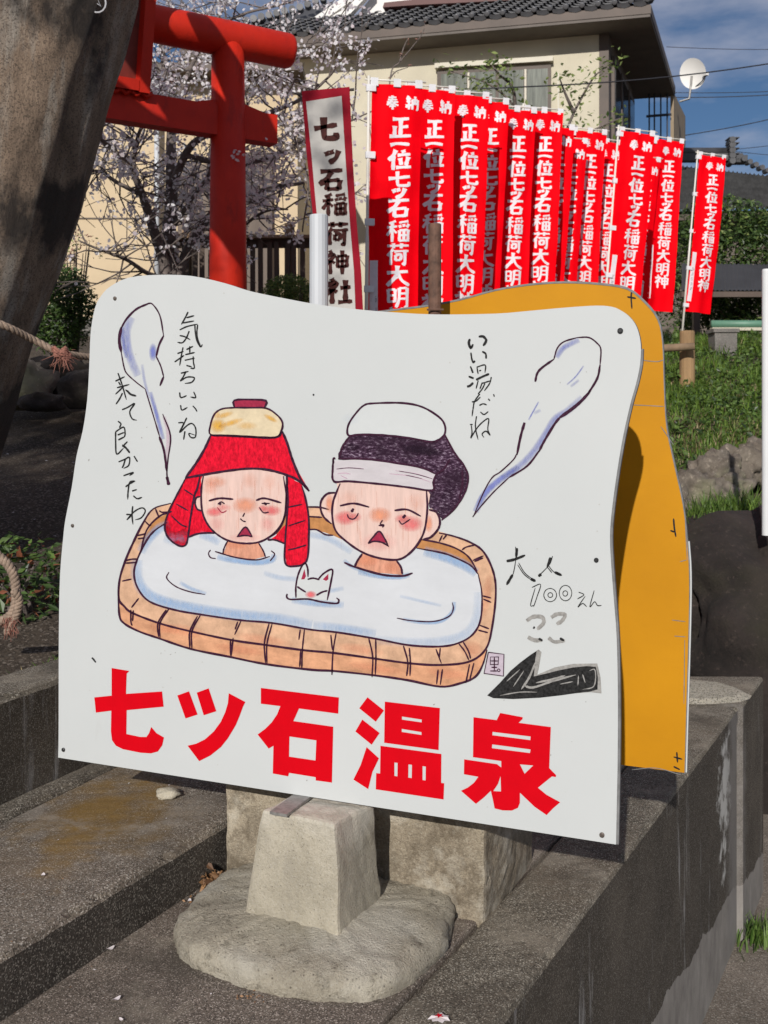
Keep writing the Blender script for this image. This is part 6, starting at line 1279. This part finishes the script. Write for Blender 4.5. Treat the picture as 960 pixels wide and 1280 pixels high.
def tuft(label, c, n, h, wd, mats, spread=.05, cat='weed'):
    t = thing('weed', label, cat, c); mb = MB()
    for k in range(n):
        x, y = random.gauss(0, spread), random.gauss(0, spread); hh = h * random.uniform(.5, 1.1); blade(mb, x, y, -.01, hh, hh * random.uniform(.2, .8), wd, random.randrange(len(mats)))
    o = finish(mb, 'leaves', mats, t); o['kind'] = 'stuff'
tuft('spiky green weed at the foot of the wall, lower right photo edge', Vector((gz(945, 1175, -.9).x, gz(945, 1175, -.9).y, -.9)), 120, .11, .005, [M['grass'], M['leaf_mid'], M['leaf_mid']], .05)
for i, (px, py, Y, lb_) in enumerate(((905, 655, 6.85, 'weeds growing between the boulder and the kerb stones'), (935, 648, 6.9, 'taller weeds behind the boulder, beside the white pole'), (878, 665, 6.8, 'thin weeds behind the boulder near the yellow board'))):
    c = at(px, py, Y); tuft(lb_, c, 260, .22, .006, [M['grass'], M['leaf_mid']], .12)
# grassy fringe behind the low wall, soil litter
mb = MB()
for k in range(900):
    y = random.uniform(2.6, 4.4); x = x_wb(y) - abs(random.gauss(0, .05)) ; hh = random.uniform(.015, .045); blade(mb, x, y, ter(x, y) - .005, hh, hh, .003, random.choice((0, 0, 1)))
o = finish(mb, 'grass', [M['grass'], M['dry']]); o['kind'] = 'stuff'
# leafy shrub behind the low wall, bottom left
shrub('leafy_shrub', 'glossy dark-leaved shrub with reddish shoots behind the low wall at the left edge', at(22, 735, 3.55), (.17, .16, .20), 760, .042, [M['leaf_dark'], M['leaf_mid'], M['leaf_red']], (.55, .30, .15), 22, 12, thr=-.3)
# petals and litter on the ground
mb = MB()
def petal(x, y, z, s, mi=0):
    a = random.uniform(0, 6.28); mb.add([(x + math.cos(a + k * 1.57) * s * (1 if k % 2 else .6), y + math.sin(a + k * 1.57) * s * (1 if k % 2 else .6), z + random.uniform(0, s * .4)) for k in range(4)], [(0, 1, 2, 3)], mi)
for k in range(900):
    y = random.uniform(4.0, 9); x = random.uniform(-3.2, -.9) * y / 5; petal(x, y, ter(x, y) + .004, random.uniform(.004, .010), 0 if random.random() < .6 else 1)
for k in range(70):
    y = random.uniform(1.6, 3.2); x = random.uniform(x_rise(y), x_ki(y)); petal(x, y, .002, random.uniform(.0012, .0035), random.choice((0, 1, 1)))
for k in range(60):
    y = random.uniform(1.8, 3.2); x = random.uniform(x_strip(y), x_rise(y)); petal(x, y, .127, random.uniform(.0012, .003), random.choice((0, 1, 1)))
M['petal_white'] = leafmat('petal_white', (.55, .50, .50), (.72, .66, .66), .1); M['litter'] = leafmat('leaf_litter', (.10, .05, .025), (.24, .13, .06), .1)
o = finish(mb, 'fallen_petals', [M['petal_white'], M['litter']]); o['kind'] = 'stuff'
mb = MB(); c = gz(268, 1108, .0)
for k in range(120): leaf(mb, c + Vector((random.gauss(0, .022), random.gauss(.01, .022), abs(random.gauss(.006, .012)))), random.uniform(.014, .034), 0, 1, .5)
for k in range(24): leaf(mb, gz(250 + random.gauss(0, 16), 1122 + random.gauss(0, 8), .003), random.uniform(.006, .014), 0, 1, .5)
for k in range(24): leaf(mb, gz(310 + random.gauss(0, 10), 1246 + random.gauss(0, 3), .003), random.uniform(.004, .010), 0, 1, .5)
o = finish(mb, 'leaf_litter', M['litter']); o['kind'] = 'stuff'
for px, py, s, lb_ in ((138, 1187, .0085, 'pale curled petal against the riser of the upper step'), (146, 1250, .0075, 'white petal on the lower step near the bottom edge'), (237, 1127, .006, 'white petal beside the heap of brown leaves'), (152, 1276, .005, 'tiny white petal at the very bottom edge'), (54, 1095, .006, 'pale dry petal out on the upper step')):
    z = .125 if py == 1095 else 0; c = gz(px, py, z + .002); m1 = MB(); n = 10
    V = [(s * math.cos(k * .628) * (1.3 if k < 5 else .9), s * .7 * math.sin(k * .628), .0015 + .003 * abs(math.cos(k * .628))) for k in range(n)] + [(0, 0, .0005)]
    m1.add(V, [(k, (k + 1) % n, n) for k in range(n)]); o = m1.build('fallen_petal', M['petal_white'], smooth=True); o.location = c; o.rotation_euler = (0, 0, random.uniform(0, 3)); tag(o, lb_, 'petal')
c = gz(549, 1277, .003); m1 = MB(); n = 14
V = [(.022 * math.cos(k * 6.2832 / n) * (1 if k % 2 else .7), .017 * math.sin(k * 6.2832 / n) * (1 if k % 2 else .75), .004 + .006 * random.random()) for k in range(n)] + [(0, 0, .009)]
t = thing('paper_scrap', 'crumpled white paper scrap with a red mark on the kerb at the bottom edge', 'paper', c); m1.add(V, [(k, (k + 1) % n, n) for k in range(n)]); m1.build('sheet', M['petal_white'], t)
m1 = MB(); m1.add([(.009 * math.cos(k * .628) * (1 if k % 2 else .4), .009 * math.sin(k * .628) * (1 if k % 2 else .4), .0115) for k in range(10)] , [tuple(range(10))]); m1.build('red_mark', M['red_pencil'], t)

# ------------------------------------------------------------------ overhead wires
M['wire'] = plain('wire_black', (.02, .02, .025), .6)
for a, b2, r, lb_ in (((600, 111, 12.6), (1060, 63, 14), .009, 'thick overhead wire crossing in front of the house and the satellite dish'), ((833, 58.6, 26), (1100, 55, 26), .008, 'faint topmost overhead wire right of the house eave'), ((800, 115, 24), (1100, 104, 24), .008, 'upper of the paired overhead wires just below the dish'), ((800, 121.5, 24), (1100, 106, 22), .010, 'lower of the paired overhead wires just below the dish'), ((845, 171, 22), (1100, 110, 20), .010, 'slanting overhead wire above the neighbour roof'), ((915, 187, 30), (1100, 155, 28), .009, 'short upper wire low over the neighbour ridge'), ((915, 189, 30), (1100, 196, 30), .009, 'short level wire low over the neighbour ridge end')):
    p, q = at(*a), at(*b2); m1 = MB(); m1.tube([p.lerp(q, k / 12) - UP * (.10 * math.sin(math.pi * k / 12)) - p for k in range(13)], r, 5); o = m1.build('overhead_wire', M['wire'], smooth=True); o.location = p; tag(o, lb_, 'wire')

# ------------------------------------------------------------------ the tree behind the photographer that shades the left bank
st_ = thing('shade_tree', 'broad evergreen tree standing left behind the viewer, shading the left bank', 'tree', (-6.6, -4.6, -.95)); o0 = st_.location.copy(); m1 = MB()
limb(m1, [Vector((0, 0, 0)), Vector((.1, 0, 2)), Vector((.3, .1, 4)), Vector((.9, .2, 6))], .3, .1, 12); m1.build('trunk', M['bark'], st_, smooth=True)
for a in range(9):
    m1 = MB(); e = Vector((1.2 + 1.6 * math.cos(a * .7), .3 + 1.5 * math.sin(a * .7), 6.4 + .8 * math.sin(a * 2.1))); limb(m1, [Vector((.3, .1, 3.6 + a * .25)), Vector((.5, .2, 5)), e], .09, .02, 7); m1.build('limb', M['bark'], st_, smooth=True)
m1 = MB(); limb(m1, [Vector((.9, .2, 6)), Vector((2.2, .4, 7.4)), Vector((2.9, .6, 7.9)), Vector((3.3, .7, 8.0))], .06, .02, 7); m1.build('limb', M['bark'], st_, smooth=True)
m2 = MB(); leaves(m2, Vector((1.3, .3, 6.6)), (1.7, 1.5, 1.5), 7000, .13, 0, thr=-.22, nse=1.4, shell=.1); leaves(m2, Vector((3.75, .7, 8.15)), (.42, .7, .8), 230, .10, 0, thr=-.1, nse=2.5, shell=.1); leaves(m2, Vector((2.9, .5, 8.6)), (1.0, .7, .6), 130, .11, 0, thr=-.05, nse=2.5, shell=.1)
o = finish(m2, 'crown', M['leaf_mid'], st_); o['kind'] = 'stuff'
